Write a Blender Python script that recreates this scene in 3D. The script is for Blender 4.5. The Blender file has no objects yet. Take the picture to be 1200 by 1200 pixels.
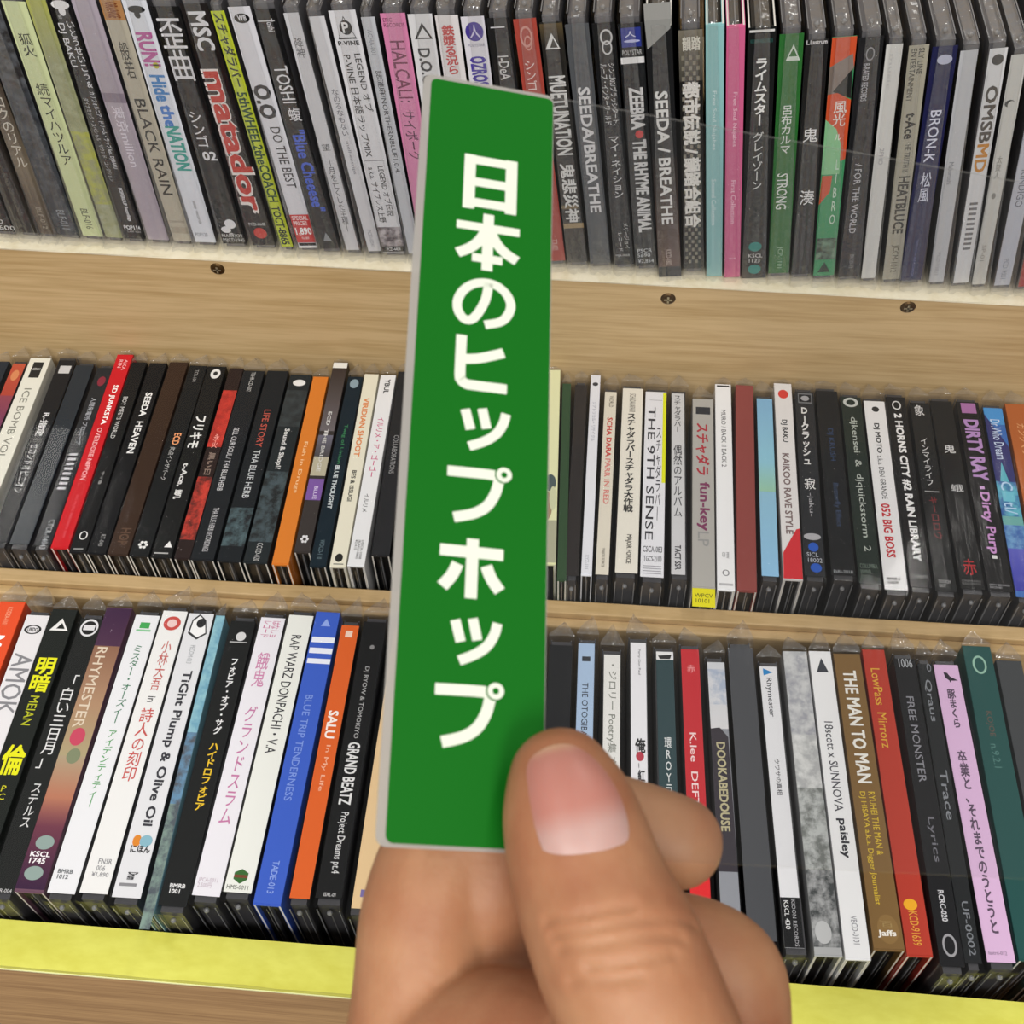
import bpy, bmesh, math, random, os
from mathutils import Vector, Matrix, noise
from mathutils.bvhtree import BVHTree
random.seed(7)
S = bpy.context.scene
COL = S.collection
MM = 0.001
ZOFF = 1.15                      # the camera's height above the floor, metres

# ------------------------------------------------------------------ camera, world, light, exposure
CAM = {'f': 1416.4781723257386, 'rot': [[0.99567, 0.08839, -0.028786], [0.052746, -0.792171, -0.608015], [-0.076546, 0.603864, -0.793403]]}
cd = bpy.data.cameras.new('camera')
cam = bpy.data.objects.new('camera', cd); COL.objects.link(cam)
r_ = CAM['rot']
m3 = Matrix(((r_[0][0], -r_[1][0], -r_[2][0]), (r_[0][1], -r_[1][1], -r_[2][1]), (r_[0][2], -r_[1][2], -r_[2][2])))
cam.matrix_world = Matrix.Translation((0, 0, ZOFF)) @ m3.to_4x4()
cd.sensor_width = 36; cd.lens = 36 * CAM['f'] / 1200; cd.clip_start = 0.01
cd.dof.use_dof = True; cd.dof.focus_distance = 0.50; cd.dof.aperture_fstop = 62
S.camera = cam

w = bpy.data.worlds.new('shop_air'); S.world = w; w.use_nodes = True
w.node_tree.nodes['Background'].inputs[0].default_value = (1.0, 0.975, 0.94, 1)
w.node_tree.nodes['Background'].inputs[1].default_value = 0.36
def tube(name, x, y, z, sx, sy, power, rotz=0):
    l = bpy.data.lights.new(name, 'AREA'); l.shape = 'RECTANGLE'; l.size = sx; l.size_y = sy
    l.energy = power; l.color = (1.0, 0.97, 0.915)
    o = bpy.data.objects.new(name, l); COL.objects.link(o); o.location = (x, y, z); o.rotation_euler = (0, 0, rotz)
tube('ceiling_tube', -0.75, -0.1, 2.75, 0.16, 1.25, 9)
tube('ceiling_tube', 0.55, -0.1, 2.75, 0.16, 1.25, 9)
tube('ceiling_tube', -1.5, 2.3, 2.75, 0.16, 1.25, 8)
tube('ceiling_tube', 0.7, 2.3, 2.75, 0.16, 1.25, 16)
tube('ceiling_tube', -0.75, -1.7, 2.75, 0.5, 1.25, 58)
tube('ceiling_tube', 0.55, -1.7, 2.75, 0.5, 1.25, 58)
S.view_settings.view_transform = 'Standard'; S.view_settings.look = 'None'
S.view_settings.exposure = -0.28; S.view_settings.gamma = 1; S.view_settings.use_curve_mapping = False
S.cycles.transparent_max_bounces = 32; S.cycles.max_bounces = 8
S.cycles.caustics_reflective = False; S.cycles.caustics_refractive = False

# ------------------------------------------------------------------ materials
def lin(h):
    c = [int(h[i:i + 2], 16) / 255 for i in (0, 2, 4)]
    return tuple(x / 12.92 if x <= .04045 else ((x + .055) / 1.055) ** 2.4 for x in c)
def newmat(name):
    m = bpy.data.materials.new(name); m.use_nodes = True
    return m, m.node_tree.nodes, m.node_tree.links, m.node_tree.nodes['Principled BSDF']
def plain(name, h, rough=.5, spec=.5, **kw):
    m, n, l, b = newmat(name)
    b.inputs['Base Color'].default_value = (*lin(h), 1); b.inputs['Roughness'].default_value = rough
    b.inputs['Specular IOR Level'].default_value = spec
    for k, v in kw.items(): b.inputs[k].default_value = v
    return m
_ink = {}
def mottle(c0, c1):
    m, n, l, b = newmat('mottled_print')
    tc = n.new('ShaderNodeTexCoord'); no = n.new('ShaderNodeTexNoise'); no.inputs['Scale'].default_value = 190; no.inputs['Detail'].default_value = 5; no.inputs['Roughness'].default_value = .62
    l.new(tc.outputs['Object'], no.inputs['Vector'])
    cr = n.new('ShaderNodeValToRGB'); cr.color_ramp.elements[0].position = .4; cr.color_ramp.elements[1].position = .6
    cr.color_ramp.elements[0].color = (*lin(c0), 1); cr.color_ramp.elements[1].color = (*lin(c1), 1)
    l.new(no.outputs[0], cr.inputs[0]); l.new(cr.outputs[0], b.inputs['Base Color'])
    b.inputs['Roughness'].default_value = .55; b.inputs['Specular IOR Level'].default_value = .3
    return m
def ink(h):
    if len(h) > 6:
        if h not in _ink: _ink[h] = mottle(h[:6], h[7:])
        return _ink[h]
    if h not in _ink: _ink[h] = plain('print_ink', h, .55, .14)
    return _ink[h]
def wood(name, ca, cb, scale=(6, 90, 90), rough=.55, bump=.15):
    m, n, l, b = newmat(name)
    tc = n.new('ShaderNodeTexCoord'); mp = n.new('ShaderNodeMapping'); mp.inputs['Scale'].default_value = scale
    l.new(tc.outputs['Object'], mp.inputs['Vector'])
    n1 = n.new('ShaderNodeTexNoise'); n1.inputs['Scale'].default_value = 1.0; n1.inputs['Detail'].default_value = 7; n1.inputs['Distortion'].default_value = .6
    l.new(mp.outputs[0], n1.inputs['Vector'])
    n2 = n.new('ShaderNodeTexNoise'); n2.inputs['Scale'].default_value = 5.0; n2.inputs['Detail'].default_value = 3
    l.new(mp.outputs[0], n2.inputs['Vector'])
    mx = n.new('ShaderNodeMath'); mx.operation = 'MULTIPLY_ADD'; mx.inputs[1].default_value = .45
    l.new(n2.outputs[0], mx.inputs[0])
    sc = n.new('ShaderNodeMath'); sc.operation = 'MULTIPLY'; sc.inputs[1].default_value = .6; l.new(n1.outputs[0], sc.inputs[0]); l.new(sc.outputs[0], mx.inputs[2])
    cr = n.new('ShaderNodeValToRGB'); cr.color_ramp.elements[0].position = .38; cr.color_ramp.elements[1].position = .62
    cr.color_ramp.elements[0].color = (*lin(cb), 1); cr.color_ramp.elements[1].color = (*lin(ca), 1)
    l.new(mx.outputs[0], cr.inputs[0]); l.new(cr.outputs[0], b.inputs['Base Color'])
    bp = n.new('ShaderNodeBump'); bp.inputs['Strength'].default_value = bump; bp.inputs['Distance'].default_value = .0006
    l.new(mx.outputs[0], bp.inputs['Height']); l.new(bp.outputs[0], b.inputs['Normal'])
    b.inputs['Roughness'].default_value = rough; b.inputs['Specular IOR Level'].default_value = .3
    return m
def clear(name, base, edge, rough, tint=(1, 1, 1), haze=0.0, bump=0.0, bscale=60, stretch=(1, 1, 1)):
    """thin clear plastic: what is not reflected at the surface passes straight through"""
    m, n, l, b = newmat(name); n.remove(b); out = n['Material Output']
    tr = n.new('ShaderNodeBsdfTransparent'); tr.inputs[0].default_value = (*tint, 1)
    gl = n.new('ShaderNodeBsdfGlossy'); gl.inputs['Roughness'].default_value = rough; gl.inputs['Color'].default_value = (1, 1, 1, 1)
    lw = n.new('ShaderNodeLayerWeight'); lw.inputs[0].default_value = .5
    pw = n.new('ShaderNodeMath'); pw.operation = 'POWER'; pw.inputs[1].default_value = 6; l.new(lw.outputs['Facing'], pw.inputs[0])
    ma = n.new('ShaderNodeMath'); ma.operation = 'MULTIPLY_ADD'; ma.inputs[1].default_value = edge; ma.inputs[2].default_value = base; ma.use_clamp = True
    l.new(pw.outputs[0], ma.inputs[0])
    src = tr
    if haze:
        df = n.new('ShaderNodeBsdfDiffuse'); df.inputs[0].default_value = (.9, .9, .9, 1)
        mh = n.new('ShaderNodeMixShader'); mh.inputs[0].default_value = haze
        l.new(tr.outputs[0], mh.inputs[1]); l.new(df.outputs[0], mh.inputs[2]); src = mh
    mx = n.new('ShaderNodeMixShader'); l.new(ma.outputs[0], mx.inputs[0]); l.new(src.outputs[0], mx.inputs[1]); l.new(gl.outputs[0], mx.inputs[2])
    l.new(mx.outputs[0], out.inputs['Surface'])
    if bump:
        tc = n.new('ShaderNodeTexCoord'); oi = n.new('ShaderNodeObjectInfo')
        ad = n.new('ShaderNodeVectorMath'); ad.operation = 'ADD'; l.new(tc.outputs['Object'], ad.inputs[0])
        mr = n.new('ShaderNodeMath'); mr.operation = 'MULTIPLY'; mr.inputs[1].default_value = 13; l.new(oi.outputs['Random'], mr.inputs[0]); l.new(mr.outputs[0], ad.inputs[1])
        mp = n.new('ShaderNodeMapping'); mp.inputs['Scale'].default_value = stretch; l.new(ad.outputs[0], mp.inputs[0])
        no = n.new('ShaderNodeTexNoise'); no.inputs['Scale'].default_value = bscale; no.inputs['Detail'].default_value = 3; l.new(mp.outputs[0], no.inputs['Vector'])
        bp = n.new('ShaderNodeBump'); bp.inputs['Strength'].default_value = bump; bp.inputs['Distance'].default_value = .002
        l.new(no.outputs[0], bp.inputs['Height']); l.new(bp.outputs[0], gl.inputs['Normal'])
    return m
M_shell = clear('clear_polystyrene', .008, .3, .07, (.95, .95, .96), .0008, .05, 30)
M_seam = plain('smoky_seam', '6e6f72', .25, .6)
M_tip = clear('creased_film', .09, .6, .17, (.965, .965, .965), .05, .8, 160, (1, 1, 1))
M_film = clear('sleeve_film', .007, .4, .14, (.985, .985, .985), .0015, .35, 70, (3, 1, .3))
M_tray = plain('dark_tray', '3c3c3f', .35, .5)
M_traygrey = plain('smoke_tray', '5c5b5e', .35, .5)
M_card_in = plain('inner_tray_black', '0e0e10', .4, .5)
M_board = plain('cardboard_edge', 'cfccc4', .8, .2)
M_sheet = clear('clear_pvc', .012, .4, .05, (.97, .97, .97), .002)
M_edge = plain('frosted_clear_edge', 'a39f9a', .35, .4, Alpha=.72)
M_wood = wood('pale_lauan_plywood', 'ceb184', 'b7996a', (7, 150, 150))
M_mdf = wood('tan_hardboard', 'c3a67a', 'b29566', (14, 120, 120))
M_woodfront = wood('brown_plywood', 'b48e62', '94704a', (6, 170, 170))
M_cream = wood('cream_painted_edge', 'efe6cd', 'e2d6b6', (60, 60, 60), .7, .5)
M_yellow = wood('yellow_paint', 'd6d562', 'cbc852', (30, 60, 60), .5, .25)
M_brass = plain('bronzed_steel', '5a4426', .35, .5, Metallic=.8)
M_white = plain('white_chipped_paint', 'e4e6b4', .7, .3)

# ------------------------------------------------------------------ mesh helpers
def link(name, bm, mats, parent=None, smooth=False):
    me = bpy.data.meshes.new(name); bm.to_mesh(me); bm.free()
    for m in (mats if isinstance(mats, list) else [mats]): me.materials.append(m)
    if smooth:
        for p in me.polygons: p.use_smooth = True
    o = bpy.data.objects.new(name, me); COL.objects.link(o)
    if parent: o.parent = parent
    return o
def empty(name, loc, rot=(0, 0, 0)):
    o = bpy.data.objects.new(name, None); COL.objects.link(o); o.location = loc; o.rotation_euler = rot; o.empty_display_size = .01
    return o
def tag(o, label, cat, group=None):
    o['label'] = label; o['category'] = cat
    if group: o['group'] = group
    return o
def box(bm, x0, x1, y0, y1, z0, z1, mi=0, bev=0):
    vs = [bm.verts.new((x * MM, y * MM, z * MM)) for x in (x0, x1) for y in (y0, y1) for z in (z0, z1)]
    fs = [bm.faces.new([vs[i] for i in q]) for q in ((0, 1, 3, 2), (4, 6, 7, 5), (0, 4, 5, 1), (2, 3, 7, 6), (0, 2, 6, 4), (1, 5, 7, 3))]
    for f in fs: f.material_index = mi
    if bev:
        es = list({e for f in fs for e in f.edges})
        g = bmesh.ops.bevel(bm, geom=es, offset=bev * MM, segments=2, affect='EDGES', profile=.5)
        for f in g['faces']: f.material_index = mi
def prism(bm, pts, x0, x1, mi=0):
    """pts: (y, z) outline, extruded along x"""
    a = [bm.verts.new((x0 * MM, p[0] * MM, p[1] * MM)) for p in pts]; b = [bm.verts.new((x1 * MM, p[0] * MM, p[1] * MM)) for p in pts]
    n = len(pts); fs = [bm.faces.new(a), bm.faces.new(b[::-1])]
    for i in range(n): fs.append(bm.faces.new((a[i], b[i], b[(i + 1) % n], a[(i + 1) % n])))
    for f in fs: f.material_index = mi

# ------------------------------------------------------------------ lettering (Blender's own font, turned into mesh)
fc = bpy.data.curves.new('lettering', 'FONT'); fo = bpy.data.objects.new('lettering', fc); COL.objects.link(fo)
fc.resolution_u = 2; fc.size = 1.0
_txt = {}
def glyphs(text, bold, align='LEFT'):
    key = (text, bold, align)
    if key not in _txt:
        fc.body = text; fc.align_x = align; fc.space_line = .92 if align == 'LEFT' else .95
        bpy.context.view_layer.update()
        dg = bpy.context.evaluated_depsgraph_get()
        me = fo.evaluated_get(dg).to_mesh()
        vs = [(v.co.x, v.co.y) for v in me.vertices]; ps = [tuple(p.vertices) for p in me.polygons]
        fo.evaluated_get(dg).to_mesh_clear()
        d = (.007, .024, .036, .028, .055)[bold]; nv = len(vs)      # weight of the stroke: the outline laid down again a little to each side
        sh_ = [(-d, -d), (d, d)] if bold == 0 else [(-d, -d), (d, d), (-d, d), (d, -d), (0, 0)]
        ps = [tuple(i + k * nv for i in p) for k in range(len(sh_)) for p in ps]
        vs = [(x + dx, y + dy, k) for k, (dx, dy) in enumerate(sh_) for x, y in vs]
        if vs:
            x0 = min(v[0] for v in vs); x1 = max(v[0] for v in vs); y0 = min(v[1] for v in vs); y1 = max(v[1] for v in vs)
            vs = [((v[0] - x0) / max(x1 - x0, 1e-6), (v[1] - y0) / max(y1 - y0, 1e-6), v[2]) for v in vs]
        _txt[key] = (vs, ps)
    return _txt[key]

def spine_label(wd, ln, base, els, y, parent):
    """printed spine: a strip of card with its print as geometry a hair in front; u 0..1 left to right, v 0..1 top to bottom"""
    mats = [ink(base)]; idx = {base: 0}
    def mi(h):
        if h not in idx: idx[h] = len(mats); mats.append(ink(h))
        return idx[h]
    bm = bmesh.new()
    box(bm, -wd / 2, wd / 2, y, y + .25, 0, ln)
    lay = [0]
    def co(u, v): return Vector(((u - .5) * wd * MM, (y - .03 - lay[0] * .012) * MM, (1 - v) * ln * MM))
    def poly(ps, h):
        f = bm.faces.new([bm.verts.new(co(*p)) for p in ps]); f.material_index = mi(h)
        f.normal_update()
        if f.normal.y > 0: f.normal_flip()
    def ell(u0, u1, v0, v1, n=22): return [((u0 + u1) / 2 + (u1 - u0) / 2 * math.cos(a), (v0 + v1) / 2 + (v1 - v0) / 2 * math.sin(a)) for a in [2 * math.pi * i / n for i in range(n)]]
    for e in els:
        k = e[0]; lay[0] += 1 if k != 'R' or e[7] != 3 else 6
        if k == 'B': poly([(e[1], e[3]), (e[1], e[4]), (e[2], e[4]), (e[2], e[3])], e[5])
        elif k == 'P': poly(e[1], e[2])
        elif k == 'N': poly([(e[5], e[1]), (e[5], e[2]), (e[6], e[2]), (e[6], e[1])], e[3] + ':' + e[4])
        elif k == 'E': poly(ell(e[1], e[2], e[3], e[4]), e[5])
        elif k == 'T': poly([((e[1] + e[2]) / 2, e[3]), (e[1], e[4]), (e[2], e[4])], e[5])
        elif k == 'O':
            a = ell(e[1], e[2], e[3], e[4]); cu, cv = (e[1] + e[2]) / 2, (e[3] + e[4]) / 2
            b = [(cu + (p[0] - cu) * .72, cv + (p[1] - cv) * .78) for p in a]
            for i in range(len(a)): j = (i + 1) % len(a); poly([a[i], a[j], b[j], b[i]], e[5])
        elif k == 'F':
            cu, cv = (e[1] + e[2]) / 2, (e[3] + e[4]) / 2
            for i in range(6):
                a = i * math.pi / 3; du, dv = (e[2] - e[1]) * .3 * math.cos(a), (e[4] - e[3]) * .3 * math.sin(a)
                poly(ell(cu + du - (e[2] - e[1]) * .15, cu + du + (e[2] - e[1]) * .15, cv + dv - (e[4] - e[3]) * .15, cv + dv + (e[4] - e[3]) * .15, 8), e[5])
        elif k == 'X':
            nv = 46
            for i in range(nv):
                for j in range(5):
                    if (i + j) % 2 == 0:
                        v0 = e[3] + (e[4] - e[3]) * i / nv; v1 = e[3] + (e[4] - e[3]) * (i + .8) / nv
                        u0 = e[1] + (e[2] - e[1]) * j / 5; u1 = e[1] + (e[2] - e[1]) * (j + .8) / 5
                        poly([(u0, v0), (u0, v1), (u1, v1), (u1, v0)], e[5])
        elif k == 'G':
            n = 26; a = [int(e[3][i:i + 2], 16) for i in (0, 2, 4)]; b = [int(e[4][i:i + 2], 16) for i in (0, 2, 4)]
            for i in range(n):
                t = i / (n - 1); h = '%02x%02x%02x' % tuple(round(p + (q - p) * t) for p, q in zip(a, b))
                v0 = e[1] + (e[2] - e[1]) * i / n; v1 = e[1] + (e[2] - e[1]) * (i + 1) / n
                poly([(0, v0), (0, v1), (1, v1), (1, v0)], h)
        else:
            _, text, u0, u1, v0, v1, h, bold = e
            if k == 'V': vs, ps = glyphs('\n'.join(text.replace('ー', '丨').replace('〜', '丨')), bold, 'CENTER')
            else: vs, ps = glyphs(text, bold)
            if k == 'R': pts = [co(u0 + (u1 - u0) * q, v0 + (v1 - v0) * p) + Vector((0, -.012 * MM * k_, 0)) for p, q, k_ in vs]
            else: pts = [co(u0 + (u1 - u0) * p, v1 + (v0 - v1) * q) + Vector((0, -.012 * MM * k_, 0)) for p, q, k_ in vs]
            bv = [bm.verts.new(p) for p in pts]; m_ = mi(h)
            for p in ps:
                try: f = bm.faces.new([bv[i] for i in p]); f.material_index = m_
                except ValueError: pass
    return link('spine_label', bm, mats, parent)

def sleeve(th, z0, z1, D, tip, parent, seed, skirt=0.0):
    """clear sleeve: a closed film bag a little larger than the case, its far end folded to a ridge"""
    rnd = random.Random(seed); bm = bmesh.new()
    h = th / 2 + .12
    ring = [(-h + 2 * h * i / 6, -.35 - .25 * math.sin(math.pi * i / 6)) for i in range(7)] + [(h, y) for y in (4, 20, 60, D - 2)] + [(h * .6, D + .1), (-h * .6, D + .1)] + [(-h, y) for y in (D - 2, 60, 20, 4)]
    zs = [(z0 + .06, 1, -1)] if skirt else [(z0 - .45, .8, .2)] + [(z0 + (.3 if skirt else -.3) + (z1 - z0 + (0 if skirt else .6)) * i / 16, 1, 0) for i in range(17)]
    ax = rnd.uniform(-.25, .25) * th
    if tip > 1.5:
        hb = max(.5, rnd.uniform(.1, .3) * tip)
        zs += [(z1 + hb, .97, 0), (z1 + hb + (tip - hb) * .55, .5, .4), (z1 + tip, .04, 1)]
    else: zs += [(z1 + .9, .5, .6)]
    rows = []
    ph = rnd.uniform(0, 6)
    for z, s, k in zs:
        rv = []
        for i, (x, y) in enumerate(ring):
            n_ = rnd.uniform(-.06, .06) if s == 1 else rnd.uniform(-.3, .3) * (1 if z > z1 else .3)
            wob = .16 * math.sin(z * .11 + ph + i * .5) if i < 7 else 0
            if k == -1 and i < 7: y -= skirt * rnd.uniform(.2, 1)
            if z > z1 and y < 10: y = y + k * tip * rnd.uniform(.1, .4)
            rv.append(bm.verts.new(((x * s + (ax * (1 - s) if z > z1 else 0)) * MM, (y + (n_ + wob if i < 7 else 0) - (.2 if i < 7 else 0)) * MM, (z + (n_ * 2 if s != 1 else 0)) * MM)))
        rows.append(rv)
    n = len(ring)
    for j, (a, b) in enumerate(zip(rows, rows[1:])):
        for i in range(n):
            f = bm.faces.new((a[i], a[(i + 1) % n], b[(i + 1) % n], b[i]))
            if zs[j][0] > z1 + .25 or (skirt and j == 0): f.material_index = 1
    bm.faces.new(rows[0][::-1]); f = bm.faces.new(rows[-1]); f.material_index = 1
    bmesh.ops.recalc_face_normals(bm, faces=bm.faces)
    if not skirt: box(bm, ax * .4 - .16, ax * .4 + .16, 3, 95, z0 - .62, z0 - .5, 1)      # the bag's welded seam
    return link('plastic_sleeve', bm, [M_film, M_tip], parent)

GROUPS = ['CDs standing upright on the upper shelf', 'CDs spine up in the rear half of the bin', 'CDs spine up in the front half of the bin']
D = 142.0
def compact_disc(row, pos, ang, th, ln, wd, off, kind, base, label, els, seed):
    rot = (0, math.radians(ang), 0) if row == 0 else (math.radians(-90), 0, 0)
    t = empty('compact_disc', (pos[0] * MM, pos[1] * MM, pos[2] * MM + ZOFF))
    if row == 0: t.rotation_euler = rot
    else: t.matrix_world = Matrix.Translation(t.location) @ Matrix.Rotation(math.radians(-ang), 4, 'Z') @ Matrix.Rotation(math.radians(-90), 4, 'X')
    tag(t, label, 'CD', GROUPS[row])
    ext = {'j': 3.4, 'd': .5, 's': 1.0}[kind]
    z0, z1 = -ext, ln + ext; x0, x1 = off - th / 2, off + th / 2
    if kind == 'j':
        bm = bmesh.new()
        box(bm, x0, x1, 0, D, z0, z1, 0, .5)
        for z in ((z1,) if row == 0 else (z0, z1)):            # lid and base edges and hinge pips that show on the end faces
            s = 1 if z > 0 else -1
            for xa in (x0 + .9, x1 - 1.6): box(bm, xa, xa + .45, 3, D - 2, min(z - .05 * s, z + .22 * s), max(z - .05 * s, z + .22 * s), 1)
            c = bmesh.ops.create_uvsphere(bm, u_segments=10, v_segments=6, radius=1.1 * MM, matrix=Matrix.Translation(((x0 + x1) / 2 * MM, 6 * MM, z * MM)))
            for f in {f for v in c['verts'] for f in v.link_faces}: f.material_index = 1
        link('jewel_case', bm, [M_shell, M_seam], t)
        bm = bmesh.new(); box(bm, x0 + 1.3, x1 - 1.3, 1.6, D - 2, z0 + 1.3, z1 - 1.3)
        link('tray', bm, M_tray if row else M_traygrey, t)
        spine_label(wd, ln, base, els, .75, t)
    else:
        bm = bmesh.new(); bt = 1.0 if kind == 'd' else .5      # card cover: spine and two boards
        box(bm, x0, x0 + bt, .3, D - .5, z0, z1, 0); box(bm, x1 - bt, x1, .3, D - .5, z0, z1, 0); box(bm, x0 + bt, x1 - bt, .3, .3 + bt, z0, z1, 0)
        for xa in (x0, x1 - bt):                                # raw cut edges of the boards
            for z in (z0, z1): box(bm, xa + .2, xa + bt - .2, .6, D - 1, min(z, z + (.05 if z > 0 else -.05)), max(z, z + (.05 if z > 0 else -.05)), 1)
        link('cover', bm, [ink(base), M_board], t)
        bm = bmesh.new(); n = 2
        box(bm, x0 + bt + .4, off - .5, 2.2, D - 2, z0 + 1.2, z1 - 1.2, 0); box(bm, off + .3, x1 - bt - .3, 2.2, D - 2, z0 + 2.2, z1 - 2.2, 0)
        box(bm, off - .4, off + .1, 2, D - 2, z0 + .6, z1 - .6, 1)
        link('inner_tray', bm, [M_card_in, M_seam], t)
        spine_label(max(wd, th - .15), ln, base, els, .02, t).location.x = off * MM
    rnd = random.Random(seed * 3 + 1)
    tip = 1.2 if row == 0 else rnd.uniform(7, 12)
    if row: tip = min(tip, (416.0 if row == 1 else 278.0) - (pos[1] + z1 + .5))
    sl = sleeve(th, z0, z1, D, tip, t, seed, 3.2 if row == 0 else 0)
    sl.location.x = off * MM
    return t

# ------------------------------------------------------------------ the setting
def struct(name, bm, m): o = link(name, bm, m); o['kind'] = 'structure'; return o
bm = bmesh.new(); box(bm, -2500, 2500, -2500, 3200, -20, 0); struct('floor', bm, plain('grey_shop_floor', '8c8880', .6))
bm = bmesh.new(); box(bm, -2500, 2500, 3200, 3230, 0, 2900); struct('wall_back', bm, plain('off_white_wall', 'd8d4ca', .8))

# ------------------------------------------------------------------ the display rack
ZS = ZOFF * 1000 - 428.5                 # height of the bin's spine plane (mm)
ZF = ZS - D - .4                         # bin floor
XL, XR = -420.0, 330.0
rack = empty('display_rack', (0, .25, 0)); tag(rack, 'stepped plywood CD rack with a cream shelf, tan divider and yellow front rail', 'rack')
def part(name, bm, m, parent=rack):
    bmesh.ops.translate(bm, verts=bm.verts, vec=(0, -.25, 0))
    return link(name, bm, m, parent)
sh = lambda x: ZOFF * 1000 - 371.8 - .0235 * x          # shelf top height, it is not quite level
def slope_prism(bm, y0, y1, top, bot, sub=1, jag=0):
    n = 60 if jag else 1
    xs = [XL + (XR - XL) * i / n for i in range(n + 1)]
    g = []
    for x in xs:
        a, b = top(x), bot(x); j = random.uniform(-jag, jag)
        g.append([bm.verts.new((x * MM, (y0 + j) * MM, a * MM)), bm.verts.new((x * MM, y1 * MM, a * MM)), bm.verts.new((x * MM, y1 * MM, b * MM)), bm.verts.new((x * MM, (y0 + j * .3) * MM, b * MM))])
    for p, q in zip(g, g[1:]):
        for i in range(4): bm.faces.new((p[i], p[(i + 1) % 4], q[(i + 1) % 4], q[i]))
    bm.faces.new(g[0][::-1]); bm.faces.new(g[-1])
    bmesh.ops.recalc_face_normals(bm, faces=bm.faces)
bm = bmesh.new(); slope_prism(bm, 416.4, 620, sh, lambda x: sh(x) - .8, jag=.35); part('shelf_board', bm, M_cream)
bm = bmesh.new(); slope_prism(bm, 417.0, 436, lambda x: sh(x) - .85, lambda x: ZF - 12); riser = part('riser_board', bm, M_wood)
bm = bmesh.new(); box(bm, XL, XR, 620.1, 635, 0, ZS + 300); part('back_board', bm, M_wood)
bm = bmesh.new(); box(bm, XL, XR, 135.3, 416.9, ZF - 12, ZF); part('bin_floor', bm, M_mdf)
bm = bmesh.new(); box(bm, XL, XR, 283.3, 290.0, ZF + .05, ZS - 14, 0, .6); box(bm, XL, XR, 278.4, 283.2, ZF + .05, ZS - 17, 0, 1.0); part('divider_board', bm, M_mdf)
bm = bmesh.new(); slope_prism(bm, 118.8, 135.2, lambda x: ZS - 16, lambda x: ZS - 20, jag=.3); part('front_rail', bm, M_yellow)
bm = bmesh.new(); box(bm, XL, XR, 118.6, 135.2, 0, ZS - 20.05); box(bm, XL, XR, 118.4, 118.7, ZS - 20.6, ZS - 19.6, 1); part('front_panel', bm, [M_woodfront, M_white])
for nm, xa, xb in (('side_panel', XL - 15, XL - .1), ('side_panel', XR + .1, XR + 15)):
    bm = bmesh.new(); prism(bm, [(121, 0), (635, 0), (635, ZS + 300), (421, ZS + 90), (421, ZS + 4), (121, ZS - 22)], xa, xb); part(nm, bm, M_wood)
for p in [[-185.34, 417.0, -373.34], [23.62, 417.0, -380.95], [130.84, 417.0, -380.45]]:
    bm = bmesh.new()
    c = (p[0] * MM, 417.0 * MM, p[2] * MM + ZOFF)
    prof = [(0, -1.05), (1.2, -1.0), (2.6, -.6), (3.5, .05)]
    rings = [[bm.verts.new((c[0] + r * MM * math.cos(a), c[1] + y * MM, c[2] + r * MM * math.sin(a))) for a in [2 * math.pi * i / 20 for i in range(20)]] for r, y in prof[1:]]
    bm.faces.new(rings[0])
    for a, b in zip(rings, rings[1:]):
        for i in range(20): bm.faces.new((a[i], a[(i + 1) % 20], b[(i + 1) % 20], b[i]))
    bmesh.ops.recalc_face_normals(bm, faces=bm.faces)
    for q in range(2):                                           # cross recess
        w_, h_ = (1.9, .45) if q == 0 else (.45, 1.9)
        f = bm.faces.new([bm.verts.new((c[0] + dx * w_ * MM, c[1] - 1.1 * MM, c[2] + dz * h_ * MM)) for dx, dz in ((-1, -1), (1, -1), (1, 1), (-1, 1))]); f.material_index = 1
    part('screw', bm, [M_brass, plain('screw_recess', 'b8a888', .3, .5, Metallic=.7)])

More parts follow.
